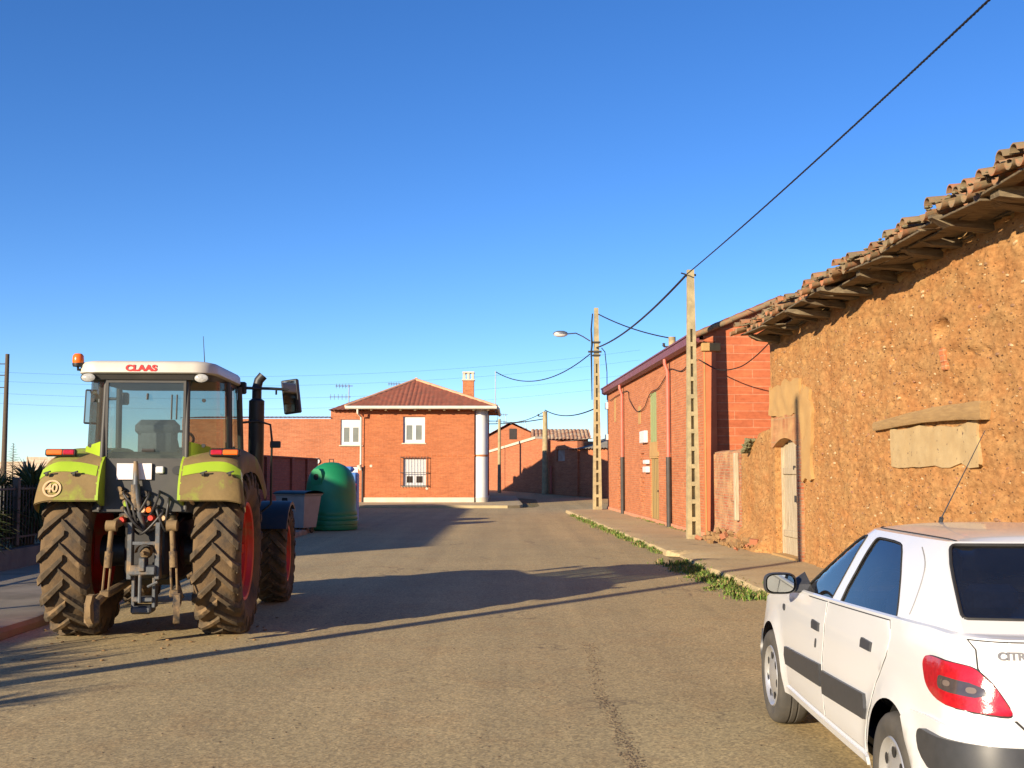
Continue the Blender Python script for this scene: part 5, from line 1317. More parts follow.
# wheel-arch liners and floor
mb = MB()
for yc, zc in wc:
    for s in (-1, 1):
        mb.lathe([(.36, .55 * s), (.36, (.80) * s)], 24, 'x', M=T(0, yc, zc), a0=R(-10), a1=R(190)); mb.lathe([(.0, .55 * s), (.36, .55 * s)], 24, 'x', M=T(0, yc, zc), a0=R(-10), a1=R(190))
mb.box(-.76, .76, .3, 4.1, .26, .30); mb.box(-.7, .7, 3.35, 3.4, .3, .85)
mb.build('wheel_arch_liner', 'arch', car)
def cpatch(name, f, P, off, mat, parent=car, step=.05, skirt=.008, both=True, c=cc, smooth=40):
    out = []
    for mir in ((False, True) if both else (False,)):
        mb = MB(); surf(mb, f, P, (), step, off, skirt, c, mirror=mir); out.append(mb.build(name, mat, parent, smooth=smooth))
    return out
def inset(P, d):
    """shrink a counter-clockwise or clockwise outline by d"""
    A = sum(P[i][0] * P[(i + 1) % len(P)][1] - P[(i + 1) % len(P)][0] * P[i][1] for i in range(len(P))); s = 1 if A > 0 else -1; out = []
    for i in range(len(P)):
        a, b, c = V(P[i - 1]), V(P[i]), V(P[(i + 1) % len(P)])
        d1 = (b - a).normalized() if (b - a).length > 1e-9 else (c - b).normalized(); d2 = (c - b).normalized() if (c - b).length > 1e-9 else d1
        nn = (V((-d1.y, d1.x)) + V((-d2.y, d2.x))); nn = nn.normalized() if nn.length > 1e-6 else V((-d1.y, d1.x)); out.append((b.x + nn.x * d * s, b.y + nn.y * d * s))
    return out
# doors: outlines in (u, z)
def U(y): return y + c0
def dense(P, st=.05):
    o = []
    for i in range(len(P)):
        a, b = P[i], P[(i + 1) % len(P)]; k = max(1, int(math.hypot(a[0] - b[0], a[1] - b[1]) / st)); o += [(a[0] + (b[0] - a[0]) * q / k, a[1] + (b[1] - a[1]) * q / k) for q in range(k)]
    return o
fd = dense([(U(2.98), .345), (U(3.0), .60), (U(2.95), .935)] + [(U(y), belt(y) - .012) for y in (2.8, 2.6, 2.4, 2.2, 2.035)] + [(U(2.02), .80), (U(2.03), .345)])
arc = [(U(.82 + (RW + .03) * math.cos(a)), .31 + (RW + .03) * math.sin(a)) for a in [R(8 + 38 * i / 6) for i in range(7)]]
rd_ = dense([(U(2.005), .345), (U(1.995), .80), (U(2.01), belt(2.0) - .012)] + [(U(y), belt(y) - .012) for y in (1.8, 1.5, 1.2, .98)] + [(U(.93), .93), (U(.95), .84), (U(1.06), .70)] + arc[::-1][:-1] + [(U(1.22), .345)])
for P, nm in ((fd, 'front_door'), (rd_, 'rear_door')):
    cpatch('door_seam', F, P, .0012, 'black_seam', skirt=None, smooth=60)
    ds = cpatch(nm, F, inset(P, .0055), .0045, 'paint_w')
    for k, d_ in enumerate(ds):
        mir = k == 1; hy, hz = (2.19, .815) if nm[0] == 'f' else (1.23, .852)
        hm = MB(); surf(hm, F, dense([(U(hy - .075), hz - .022), (U(hy + .075), hz - .022), (U(hy + .082), hz + .01), (U(hy + .07), hz + .026), (U(hy - .075), hz + .022)], .03), (), .03, .016, .018, cc, mirror=mir); hm.build('handle', 'trim', d_, smooth=40)
        a, b = (2.10, 2.93) if nm[0] == 'f' else (1.30, 1.995)
        a, b = (2.03, 2.95) if nm[0] == 'f' else (1.20, 1.995)
        sp = dense([(U(a + .005), .505), (U(b), .475), (U(b + (.03 if nm[0] == 'f' else 0)), .53), (U(b), .60 if nm[0] != 'f' else .585), (U(a + .005), .625), (U(a - (.0 if nm[0] == 'f' else .02)), .56)])
        sm = MB(); surf(sm, F, sp, (), .05, .02, .022, cc, mirror=mir); sm.build('protective_strip', 'trim', d_, smooth=35)
    if nm[0] == 'f':
        lk = MB(); surf(lk, F, smoothpoly([(U(2.165), .695), (U(2.19), .695), (U(2.19), .745), (U(2.165), .745)], 1), (), .02, .01, .008, cc); lk.build('lock', 'trim', ds[0])
ind = cpatch('side_indicator', F, smoothpoly([(U(3.12), .80), (U(3.06), .79), (U(3.06), .83), (U(3.12), .835)], 1), .006, 'trim', step=.03)
# sill crease
cpatch('sill', F, dense([(U(1.24), .285), (U(3.05), .285), (U(3.04), .325), (U(1.22), .325)]), .012, 'paint_w', skirt=.014)
# window rubbers, glass
for P, nm in ((fw_, 'front_window'), (rw_, 'rear_side_window')):
    gl = cpatch(nm, G, inset(P, .002), -.006, 'glass_car', skirt=None, c=ctr)
    for k, o in enumerate(gl):
        mb = MB(); sg = -1 if k else 1; pts = [G(a, b) for a, b in dense(inset(P, .006), .04)]; pts = [V((p.x * sg, p.y, p.z)) for p in pts]; mb.tube(pts + [pts[0]], .005, 6, cap=False); mb.build('window_rubber', 'black_seam', o, smooth=60)
mb = MB(); surf(mb, GR, rglass, (), .05, -.004, None, ctr); o = mb.build('rear_screen', 'glass_car', car, smooth=60)
mb = MB(); pts = [GR(a, b) for a, b in dense(rglass, .05)]; mb.tube(pts + [pts[0]], .008, 6, cap=False); mb.build('window_rubber', 'black_seam', o, smooth=60)
mb = MB(); surf(mb, GF, fglass, (), .05, -.004, None, ctr); o = mb.build('windscreen', 'glass_car', car, smooth=60)
mb = MB(); pts = [GF(a, b) for a, b in dense(fglass, .05)]; mb.tube(pts + [pts[0]], .008, 6, cap=False); mb.build('window_rubber', 'black_seam', o, smooth=60)
# shut line of the C pillar
for s in (-1, 1):
    mb = MB(); pts = [G(y, z) for y, z in ((.845, 1.045), (.85, 1.10), (.88, 1.2), (.94, 1.27), (1.08, 1.33))]; mb.tube([V((p.x * s * -1 * -1 if s == 1 else -p.x, p.y, p.z)) for p in swag(pts, 5)], .0035, 5); mb.build('pillar_seam', M_('grey seam', (.25, .25, .25)), car)
    mb = MB(); pts = [RO(.5 - .5 * .93 * s, v) for v in [i / 16 for i in range(17)]]; mb.tube(pts, .005, 5); mb.build('roof_gutter', 'black_seam', car)
# tail lights
tl = smoothpoly([(1.18, .93), (1.225, .905), (1.205, .855), (1.13, .80), (1.0, .772), (.71, .752), (.67, .757), (.70, .81), (.75, .875), (.80, .915), (.86, .93)], 2)
for k, o in enumerate(cpatch('tail_light', F, tl, .012, 'red_lens', step=.03, skirt=.02)):
    mb = MB(); surf(mb, F, smoothpoly([(.755, .812), (.78, .862), (.97, .877), (1.0, .866), (1.0, .834), (.97, .82)], 1), (), .03, .0155, .005, cc, mirror=k == 1); lens = mb.build('smoked_lens', 'smoke', o, smooth=40)
    for uu, zz in ((.82, .838), (.93, .849)):
        mb = MB(); surf(mb, F, smoothpoly([(uu - .02, zz - .011), (uu + .02, zz - .011), (uu + .02, zz + .011), (uu - .02, zz + .011)], 2), (), .02, .0175, .003, cc, mirror=k == 1); mb.build('reversing_lamp', M_('amber white lens', (.17, .13, .11), None, 5, .15), lens)
    mb = MB(); pts = [F(a, b) for a, b in tl]; sg = -1 if k else 1; pts = [V((p.x * sg, p.y - .002, p.z)) for p in pts]; mb.tube(pts + [pts[0]], .0055, 5, cap=False); mb.build('lamp_seal', 'black_seam', o, smooth=60)
# hatch: seam and lid
hp1 = dense([(0, .71), (.64, .71), (.68, .745), (.705, .80), (.77, .87), (.81, .92), (.82, .99), (.865, 1.028), (0, 1.028)])
for mir in (False, True):
    pass
mb = MB(); [surf(mb, F, hp1, (), .05, .0012, None, cc, mirror=m_) for m_ in (False, True)]; mb.build('hatch_seam', 'black_seam', car, smooth=60)
hp2 = dense([(0, .717), (.635, .717), (.672, .75), (.697, .804), (.762, .873), (.802, .923), (.812, .992), (.85, 1.022), (0, 1.022)])
mb = MB(); [surf(mb, F, hp2, (), .05, .0045, .008, cc, mirror=m_) for m_ in (False, True)]; hatch = mb.build('hatch', 'paint_w', car, smooth=40)
me = text_mesh('CITROËN', .042, .002, 0, .0012)
me.materials.append(M_('grey badge', (.20, .20, .21), None, 5, .4)); o = bpy.data.objects.new('lettering', me); COL.objects.link(o); o.parent = hatch
o.scale = (1.15, 1, 1); q = F(.625, .975); o.location = (q.x, q.y - .008, .975); nrm = (F(.6, 1.0) - F(.6, .95)); tg = F(.66, .975) - F(.58, .975); o.rotation_euler = (PI / 2 - math.atan2(nrm.y, nrm.z), 0, math.atan2(-tg.y, -tg.x))
mb = MB(); mb.bbox(-.26, .26, -.02, .03, .78, .89, .004); o = mb.build('number_plate', 'pvc', hatch); o.location.y = F(0, .84).y + .0
# bumpers
bp = dense([(0, .29), (1.30, .30), (1.335, .42), (1.40, .55), (1.42, .64), (1.36, .68), (1.15, .695), (0, .695)], .05)
for nm, P, off, mt in (('rear_bumper', bp, .016, 'paint_w'), ):
    mb = MB(); [surf(mb, F, P, (), .05, off, .018, cc, mirror=m_) for m_ in (False, True)]; rb2 = mb.build(nm, mt, car, smooth=40)
sp = dense(smoothpoly([(-.01, .50), (1.05, .50), (1.17, .545), (1.19, .60), (1.17, .635), (1.12, .648), (-.01, .648)], 1), .05); sp = [(max(0, a), b) for a, b in sp]
mb = MB(); [surf(mb, F, sp, (), .05, .042, .03, cc, mirror=m_) for m_ in (False, True)]; mb.build('bumper_strip', 'trim', rb2, smooth=40)
fbp = dense([(U(3.9), .29), (UM, .29), (UM, .56), (U(3.95), .56), (U(3.88), .45)])
mb = MB(); [surf(mb, F, fbp, (), .05, .03, .03, cc, mirror=m_) for m_ in (False, True)]; mb.build('front_bumper', 'trim', car, smooth=40)
cpatch('headlight', F, dense([(U(4.02), .60), (UM - .38, .60), (UM - .36, .70), (U(4.02), .735)]), .008, 'headlens')
# wheels
def car_wheel(x, y, s, steer=0):
    root = bpy.data.objects.new('wheel', None); COL.objects.link(root); root.parent = car; root.location = (x, y, .31); root.rotation_euler = (0, 0, steer); root.empty_display_size = .1
    return root
def tyre_mesh():
    mb = MB(); w2 = .095; mb.lathe([(.19, -w2 * .8), (.205, -w2), (.25, -w2 * 1.12), (.285, -w2 * 1.05), (.30, -w2 * .9), (.308, -w2 * .6), (.31, -.03), (.302, -.025), (.302, -.018), (.31, -.013), (.31, .013), (.302, .018), (.302, .025), (.31, .03), (.308, w2 * .6), (.30, w2 * .9), (.285, w2 * 1.05), (.25, w2 * 1.12), (.205, w2), (.19, w2 * .8)], 48, 'x', close=True); return mb
def rim_mesh(s):
    mb = MB(); mb.lathe([(.205, .085 * s), (.195, .098 * s), (.185, .092 * s), (.172, .070 * s), (.12, .082 * s), (.05, .098 * s), (0, .10 * s)], 40, 'x')
    for k in range(7):
        a = 2 * PI * k / 7; Mx = T(.0775 * s, 0, 0) @ Matrix.Rotation(a, 4, 'X'); pts = [V((.004 * s + .006 * s, .028 * math.cos(t), .135 + .028 * math.sin(t) * .9)) for t in [2 * PI * i / 12 for i in range(12)]]
        mb.add([Mx @ p for p in pts], [tuple(range(12)) if s > 0 else tuple(range(12))[::-1]], 1)
    return mb
rx = .775
for (x, y, s, st) in ((-rx, wc[0][0], -1, 0), (rx, wc[0][0], 1, 0), (-rx - .005, wc[1][0], -1, R(1)), (rx + .005, wc[1][0], 1, R(1))):
    wr = car_wheel(x, y, s, st); tyre_mesh().build('tyre', 'tyre_car', wr, smooth=45); rim_mesh(s).build('rim', ['alloy', 'void'], wr, smooth=45)
# mirrors
for s in (-1, 1):
    root = bpy.data.objects.new('wing_mirror', None); COL.objects.link(root); root.parent = car; root.location = (s * .97, 2.70, 1.005); root.empty_display_size = .1
    mb = MB()
    def mf(u, v):
        a = v * 2 * PI; k = lerp_tab([(0, .88), (.15, 1), (.5, .86), (.85, .5), (1, .02)], u); sq = lambda t: math.copysign(abs(t) ** .62, t)
        return V((sq(math.cos(a)) * .102 * k, -.05 + .13 * u, sq(math.sin(a)) * .067 * k))
    mb.grid(mf, 10, 28); mb.bbox(-.105 if s > 0 else .03, -.03 if s > 0 else .17, .0, .05, -.06, -.01, .01)
    mb.build('mirror_housing', 'trim', root, smooth=50)
    mb = MB(); pts = [mf(0, k / 28) * 1.0 for k in range(28)]; pts = [V((p.x * .9, -.043, p.z * .88)) for p in pts]; mb.add(pts, [tuple(range(28))]); mb.build('mirror_glass', 'mirror', root)
    mb = MB(); mb.add([(-s * .06, -.02, -.05), (-s * .06, .06, -.05), (-s * .16, .08, -.05), (-s * .18, -.04, -.05), (-s * .06, .0, -.01), (-s * .06, .05, -.01), (-s * .18, .10, .06), (-s * .19, -.02, -.005)], [(0, 1, 2, 3), (4, 7, 6, 5), (0, 3, 7, 4), (1, 5, 6, 2), (3, 2, 6, 7)]); mb.build('mirror_foot', 'trim', root)
# antenna
mb = MB(); b0 = V((0, yf(ZR) - .12 + .1, 1.405)); b0 = V((-.17, 2.15, 1.395)); mb.tube([b0, b0 + V((.0, -.02, .03))], .013, 8); mb.tube([b0 + V((0, -.02, .03)), b0 + V((.22, -.12, .52))], [.004, .0022], 5); mb.build('aerial', 'trim', car)
# interior
def seatm(x, y, rear=False, w=.24):
    mb = MB(); root_parts = []
    mb.bbox(x - w, x + w, y - .1, y + .42, .42, .60, .05); mb.bbox(-w, w, -.06, .06, 0, .58, .05, 0, T(x, y - .08, .52) @ Matrix.Rotation(R(14), 4, 'X'))
    mb.bbox(-.13, .13, -.04, .04, 0, .17, .03, 0, T(x, y - .26, 1.10) @ Matrix.Rotation(R(10), 4, 'X')); return mb
for x in (-.36, .36): seatm(x, 1.95).build('seat', 'seat', car)
mb = seatm(0, 1.12, w=.6); 
for x in (-.4, .4): mb.bbox(-.12, .12, -.04, .04, 0, .13, .03, 0, T(x, .86, 1.05))
mb.build('rear_bench', 'seat', car)
mb = MB(); mb.box(-.68, .68, 2.55, 2.95, .6, .93); mb.box(-.6, .6, .35, .82, .9, .93); mb.box(-.75, .75, .5, 3.3, .3, .34); mb.build('dashboard', 'dark', car)
mb = MB(); mb.lathe([(.17 + .014 * math.cos(a), .014 * math.sin(a)) for a in [2 * PI * i / 8 for i in range(8)]], 28, 'y', M=T(-.36, 2.42, .93) @ Matrix.Rotation(R(-22), 4, 'X'), close=True); mb.tube([(-.36, 2.42, .93), (-.36, 2.6, .85)], .03, 8); mb.box(-.5, -.22, 2.41, 2.43, .915, .945); mb.build('steering_wheel', 'dark', car, smooth=60)
# ================================================================== TRACTOR
tr = thing('tractor', 'muddy lime green farm tractor with cream cab roof, parked on the left facing away', 'tractor', (-3.73, 12.1, .006), R(4.2))
RR, RW_, RX = .86, .45, .735          # rear tyre radius, width, centre offset
FR, FW_, FX, FYP = .62, .36, .86, 2.85
def big_tyre(Rr, w, rim_r, nl, lug_h):
    mb = MB(); h = w / 2; r0 = Rr - lug_h
    mb.lathe([(rim_r, -h * .72), (rim_r + .03, -h * .86), ((rim_r + r0) / 2, -h * 1.06), (r0 - .08, -h * 1.03), (r0 - .02, -h * .93), (r0, -h * .7), (r0 + .012, 0), (r0, h * .7), (r0 - .02, h * .93), (r0 - .08, h * 1.03), ((rim_r + r0) / 2, h * 1.06), (rim_r + .03, h * .86), (rim_r, h * .72)], 72, 'x', close=True)
    return mb
def lugs(Rr, w, nl, lug_h, seed):
    mb = MB(); h = w / 2; r0 = Rr - lug_h; random.seed(seed)
    for k in range(nl):
        for s in (-1, 1):
            th0 = 2 * PI * (k + (.5 if s > 0 else 0)) / nl; n = 5; ring = []
            for i in range(n + 1):
                t = i / n; x = s * (-.02 + t * (h * 1.04 + .02)); th = th0 - t * .30 * (.86 / Rr) ** .5; tw = (.030 + .014 * t) / Rr
                top = Rr - (.0 if t < .8 else .03 * (t - .8) / .2 * 1.2) + random.uniform(-.004, .004); bot = r0 - .02 - (.06 if t > .9 else 0)
                for (dr, dt) in ((bot, -tw * 1.25), (top, -tw * .8), (top, tw * .8), (bot, tw * 1.25)):
                    a = th + dt; ring.append(V((x, -dr * math.cos(a), dr * math.sin(a))))
            # side drop of each lug over the shoulder
            fs = [(i * 4 + j, i * 4 + (j + 1) % 4, i * 4 + 4 + (j + 1) % 4, i * 4 + 4 + j) for i in range(n) for j in range(4)] + [(0, 3, 2, 1), (n * 4, n * 4 + 1, n * 4 + 2, n * 4 + 3)]
            mb.add(ring, fs)
            th = th0 - .30 * (.86 / Rr) ** .5; x = s * h
            a0_, a1_ = th - .045, th + .045; pts = []
            for (xx, rr2) in ((x * 1.0, Rr - .03), (x * 1.085, Rr - .09), (x * 1.075, Rr - .17), (x * .98, Rr - .17), (x * .95, Rr - .05)):
                for a in (a0_, a1_): pts.append(V((xx, -rr2 * math.cos(a), rr2 * math.sin(a))))
            mb.add(pts, [(0, 1, 3, 2), (2, 3, 5, 4), (4, 5, 7, 6), (6, 7, 9, 8), (8, 9, 1, 0), (0, 2, 4, 6, 8), (9, 7, 5, 3, 1)])
    return mb
def rim(rim_r, w, s):
    mb = MB(); h = w / 2
    mb.lathe([(rim_r + .035, h * .80), (rim_r + .02, h * .84), (rim_r - .01, h * .8), (rim_r - .03, h * .55), (rim_r - .08, h * .50), (rim_r - .09, h * .12), (rim_r * .62, h * .10), (rim_r * .42, h * .26), (rim_r * .3, h * .3), (rim_r * .28, h * .5), (0, h * .52)], 40, 'x', M=Matrix.Scale(s, 4, V((1, 0, 0))))
    mb.lathe([(rim_r + .035, -h * .80), (rim_r + .0, -h * .8), (rim_r - .05, -h * .45), (rim_r - .08, -h * .1), (rim_r - .09, h * .11)], 40, 'x', M=Matrix.Scale(s, 4, V((1, 0, 0))))
    for k in range(8):
        a = 2 * PI * k / 8; Mx = T(s * h * .33, 0, 0) @ Matrix.Rotation(a, 4, 'X'); mb.lathe([(0, -.02), (.018, -.02), (.018, .03), (0, .03)], 8, 'x', M=Mx @ T(0, 0, rim_r * .36), mi=1)
        mb.box(-.03, .02, -.05, .05, rim_r * .6, rim_r - .05, 0, Mx)
    return mb
def tr_wheel(name, x, y, z, s, Rr, w, rim_r, nl, lh, seed, steer=0):
    root = bpy.data.objects.new(name, None); COL.objects.link(root); root.parent = tr; root.location = (x, y, z); root.rotation_euler = (0, 0, steer); root.empty_display_size = .2
    big_tyre(Rr, w, rim_r, nl, lh).build('tyre', 'tyre_mud', root, smooth=50); lugs(Rr, w, nl, lh, seed).build('tyre_lugs', 'lug_mud', root); rim(rim_r, w, s).build('rim', ['red_rim', 'mach'], root, smooth=35)
    return root
for s in (-1, 1):
    tr_wheel('rear_wheel', s * RX, 0, RR - .02, s, RR, RW_, .49, 22, .05, 40 + s)
    tr_wheel('front_wheel', s * FX, FYP, FR - .015, s, FR, FW_, .35, 20, .04, 50 + s)
# red spots of the rim seen between wheel and link come from the real rims
# axle and gearbox
mb = MB(); mb.bbox(-.27, .27, -.35, 1.5, .52, 1.22, .06); mb.bbox(-.20, .20, 1.4, 3.2, .55, 1.05, .05); mb.lathe([(.17, -.55), (.15, -.3), (.2, -.25), (.2, .25), (.15, .3), (.17, .55)], 20, 'x', M=T(0, 0, .85)); mb.bbox(-.22, .22, -.5, -.33, .6, 1.15, .04); mb.build('rear_axle', 'oil', tr, smooth=40)
mb = MB(); mb.tube([(-.62, FYP, .58), (.62, FYP, .58)], .075, 10); mb.bbox(-.18, .18, FYP - .25, FYP + .25, .42, .75, .04); mb.tube([(-.6, FYP + .2, .55), (.6, FYP + .2, .55)], .02, 6)
for s in (-1, 1): mb.lathe([(.0, -.1), (.15, -.1), (.17, 0), (.12, .12), (0, .12)], 16, 'x', M=T(s * .58, FYP, .6))
mb.build('front_axle', 'oil', tr, smooth=40)
# fuel tank, steps
mb = MB(); mb.bbox(.36, .66, .95, 1.75, .50, 1.0, .08); mb.bbox(-.66, -.36, .95, 1.75, .5, 1.0, .08); mb.build('fuel_tank', 'oil', tr, smooth=50)
for s in (-1, 1):
    mb = MB()
    for k in range(3): z = .42 + .27 * k; x = .74 - .05 * k; mb.bbox(s * x - .1, s * x + .1, 1.0, 1.3, z, z + .025, .005)
    mb.box(s * .72 - .01, s * .72 + .01, .98, 1.0, .4, 1.15); mb.box(s * .72 - .01, s * .72 + .01, 1.3, 1.32, .4, 1.15); mb.build('cab_steps', 'steel_dark', tr)
# bonnet
mb = MB()
def hood(u, v):
    y = 1.05 + 2.35 * v; t = -1 + 2 * u; k = lerp_tab([(0, 1), (.75, .96), (.93, .86), (1, .7)], v); top = 1.76 - .14 * v - .16 * max(0, v - .8) / .2
    a = t * 1.25; x = .43 * k * math.sin(a * 1.12) / math.sin(1.4) if abs(t) < .8 else .43 * k * math.copysign(1, t)
    z = top - .16 * abs(t) ** 3 if abs(t) < .8 else top - .16 * .512 - (abs(t) - .8) / .2 * .62
    return V((x, y, z))
mb.grid(hood, 30, 20); pts = [hood(i / 30, 1) for i in range(31)]; mb.add(pts, [tuple(range(31))]); mb.build('bonnet', 'lime', tr, smooth=45)
mb = MB(); mb.bbox(-.36, .36, 1.5, 3.2, .75, 1.2, .05); mb.bbox(-.34, .34, 3.2, 3.52, .55, 1.0, .05); mb.build('engine', 'oil', tr)
# front mudguards
for s in (-1, 1):
    mb = MB(); r = FR + .04; a0_, a1_ = R(20), R(150); mb.lathe([(r, -FW_ / 2 - .02), (r + .012, -FW_ / 2), (r + .012, FW_ / 2), (r, FW_ / 2 + .02), (r - .04, FW_ / 2 + .02)], 16, 'x', M=T(s * FX, FYP, FR), a0=R(55), a1=R(150)); mb.tube([(s * .55, FYP, .6), (s * .6, FYP, 1.1), (s * .75, FYP, FR + r)], .02, 6); mb.build('front_mudguard', 'dark', tr, smooth=50)
# rear fenders: shell over each wheel
prof = [(-.90, 1.40), (-.885, 1.52), (-.83, 1.66), (-.72, 1.80), (-.5, 1.885), (-.2, 1.92), (.25, 1.92), (.6, 1.86), (.85, 1.7), (.98, 1.5)]
prof = [(prof[0][0], prof[0][1])] + prof[1:]
def prof_at(t):
    f = t * (len(prof) - 1); k = min(int(f), len(prof) - 2); u = f - k; p0 = prof[max(0, k - 1)]; p1 = prof[k]; p2 = prof[k + 1]; p3 = prof[min(len(prof) - 1, k + 2)]
    return tuple(.5 * (2 * p1[i] + (p2[i] - p0[i]) * u + (2 * p0[i] - 5 * p1[i] + 4 * p2[i] - p3[i]) * u * u + (3 * p1[i] - p0[i] - 3 * p2[i] + p3[i]) * u ** 3) for i in (0, 1))
XI, XO = .40, 1.01
for s in (-1, 1):
    def fen(u, v, off=0):
        y, z = prof_at(v); x = XI + (XO - XI) * min(1, u / .86)
        x = XI + (x - XI) * (1 - .11 * max(0, min(1, (z - 1.4) / .5)))
        e = max(0, (u - .58) / .42); drop = .17 * e * e
        cy, cz = 0, .86; d = V((0, y - cy, z - cz)).normalized()
        if u > .86: x += .012 * math.sin((u - .86) / .14 * PI)
        p = V((x, y, z)) - d * drop * (1 + .0) - d * (0 if u < .86 else (u - .86) / .14 * .07)
        # inner side swells up to the cab body
        ib = max(0, 1 - u / .22); p.z += .0 * ib
        return V((s * p.x, p.y, p.z)) + d * off
    mb = MB(); mb.grid(lambda u, v: fen(u, v), 26, 30); mb.grid(lambda u, v: fen(u, v, -.02), 26, 30)
    fo = mb.build('fender', 'lime_mud', tr, smooth=40)
    mb = MB(); mb.grid(lambda u, v: fen(.02 + u * .96, .20 + .075 * v + .035 * math.sin(PI * u), .006), 24, 3); mb.build('green_band', 'lime_clean', fo, smooth=40)
    # inner cheek of the fender in clean green
    mb = MB(); P_ = [prof_at(i / 20) for i in range(21)]; mb.prism([(a, b) for a, b in P_] + [(.98, 1.35), (-.7, 1.34)], (0, .03), M=Matrix(((0, s, 0, s * (XI - .02)), (1, 0, 0, 0), (0, 0, 1, 0), (0, 0, 0, 1)))); mb.build('fender_cheek', 'lime_clean', fo)
    # tail light
    mb = MB(); mb.bbox(-.15, .15, -.03, .03, -.035, .035, .012, 0, T(s * .80, -.70, 1.865) @ Matrix.Rotation(R(-12), 4, 'X')); t_ = mb.build('tail_light', 'dark', tr)
    mb = MB(); mb.bbox(-.135, .02 if s < 0 else -.02, -.038, .0, -.026, .026, .008, 0, T(s * .80, -.70, 1.865) @ Matrix.Rotation(R(-12), 4, 'X')); mb.build('lens', 'orange' if s < 0 else 'red_lens', t_)
    mb = MB(); mb.bbox(.025 if s < 0 else -.015, .135, -.038, .0, -.026, .026, .008, 0, T(s * .80, -.70, 1.865) @ Matrix.Rotation(R(-12), 4, 'X')); mb.build('lens', 'red_lens' if s < 0 else 'orange', t_)
    for xx in (.62, .88):
        mb = MB(); mb.lathe([(0, -.012), (.022, -.012), (.022, .012), (0, .012)], 8, 'x', M=T(s * xx, -.865, 1.655)); mb.tube([(s * xx - .03, -.86, 1.66), (s * xx + .04, -.885, 1.68)], .009, 5); mb.build('fender_bolt', 'steel_dark', fo)
# speed roundel '40' on the left fender
ro = MB(); nf = 24; Pn = []
cx_, cz_ = -.82, 1.515
def onf(x, z):
    v0, v1 = 0, .5
    for _ in range(20):
        m_ = (v0 + v1) / 2
        if prof_at(m_)[1] < z: v0 = m_
        else: v1 = m_
    return prof_at(v0)[0]
for (r0, r1, y_) in ((.066, .083, .012), ):
    for k in range(nf):
        a = 2 * PI * k / nf
        for r in (r0, r1): x, z = cx_ + r * math.cos(a) * 1.08, cz_ + r * math.sin(a); Pn.append(V((x, onf(x, z) - y_, z)))
    ro.add(Pn, [(2 * k, 2 * k + 1, (2 * k + 3) % (2 * nf), (2 * k + 2) % (2 * nf)) for k in range(nf)])
sg_ = ro.build('speed_roundel', 'ring', tr)
me = text_mesh('40', .115, .003, 0, .003); me.materials.append(MT['ring']); o = bpy.data.objects.new('lettering', me); COL.objects.link(o); o.parent = sg_; o.location = (cx_, onf(cx_, cz_) - .014, cz_); o.rotation_euler = (PI / 2 - R(12), 0, 0)

# ---- cab: plan outlines at sill and roof level
RWX = .415                                # rear window half width
zC0, zC1 = 1.30, 2.64
def cabpt(k, z):
    """cab plan corners, from the rear window edge round to the windscreen, slightly narrower at the roof"""
    t = (z - 1.8) / .84; sh = 1 - .03 * t
    P = [(RWX, -.66 + .05 * t), (.60, -.52 + .04 * t), (.665, -.20), (.69, .15), (.70, .18), (.69, .98 - .10 * t), (.40, 1.12 - .20 * t), (0, 1.16 - .20 * t)]
    return V((P[k][0] * sh, P[k][1], z))
def strip(mb, s, ks, z0, z1, off=0, nz=6, mi=0):
    pts = []
    for i in range(nz + 1):
        z = z0 + (z1 - z0) * i / nz
        for k in ks:
            p = cabpt(k, z); pts.append(V((s * (p.x + off), p.y - (off if k < 2 else 0), z)))
    m = len(ks); mb.add(pts, [(i * m + j, i * m + j + 1, i * m + m + j + 1, i * m + m + j) for i in range(nz) for j in range(m - 1)], mi)
# lower body: grey panel behind, green cheeks at the sides
mb = MB(); strip(mb, 1, (0, 1, 2, 3, 5, 6, 7), 1.28, 1.80); strip(mb, -1, (0, 1, 2, 3, 5, 6, 7), 1.28, 1.80); mb.add([(-RWX, -.66, 1.28), (RWX, -.66, 1.28), (RWX, -.66, 1.78), (-RWX, -.66, 1.78)], [(0, 1, 2, 3)]); mb.box(-.66, .66, -.5, 1.1, 1.26, 1.30); cabl = mb.build('cab_base', 'cabgrey', tr)
for s in (-1, 1):
    mb = MB(); P = []
    for i, (k, zt_, zb2) in enumerate(((0, 1.98, 1.5), (1, 1.93, 1.5), (2, 1.84, 1.5), (3, 1.80, 1.5))):
        for z in (zb2, zt_): p = cabpt(k, z); P.append(V((s * (p.x + .018), p.y - .012, z)))
    mb.add(P, [(2 * i, 2 * i + 1, 2 * i + 3, 2 * i + 2) for i in range(3)] + []); mb.build('green_cheek', 'lime_clean', tr, smooth=60)
# posts
def post(pts, r, name='cab_post'):
    mb = MB(); mb.tube(pts, r, 8); return mb.build(name, 'cabgrey', tr, smooth=60)
for s in (-1, 1):
    for k, r in ((0, .026), (3, .032), (5, .034)):
        post([V((s * cabpt(k, z).x, cabpt(k, z).y, z)) for z in (1.30, 1.8, 2.2, 2.64)], r)
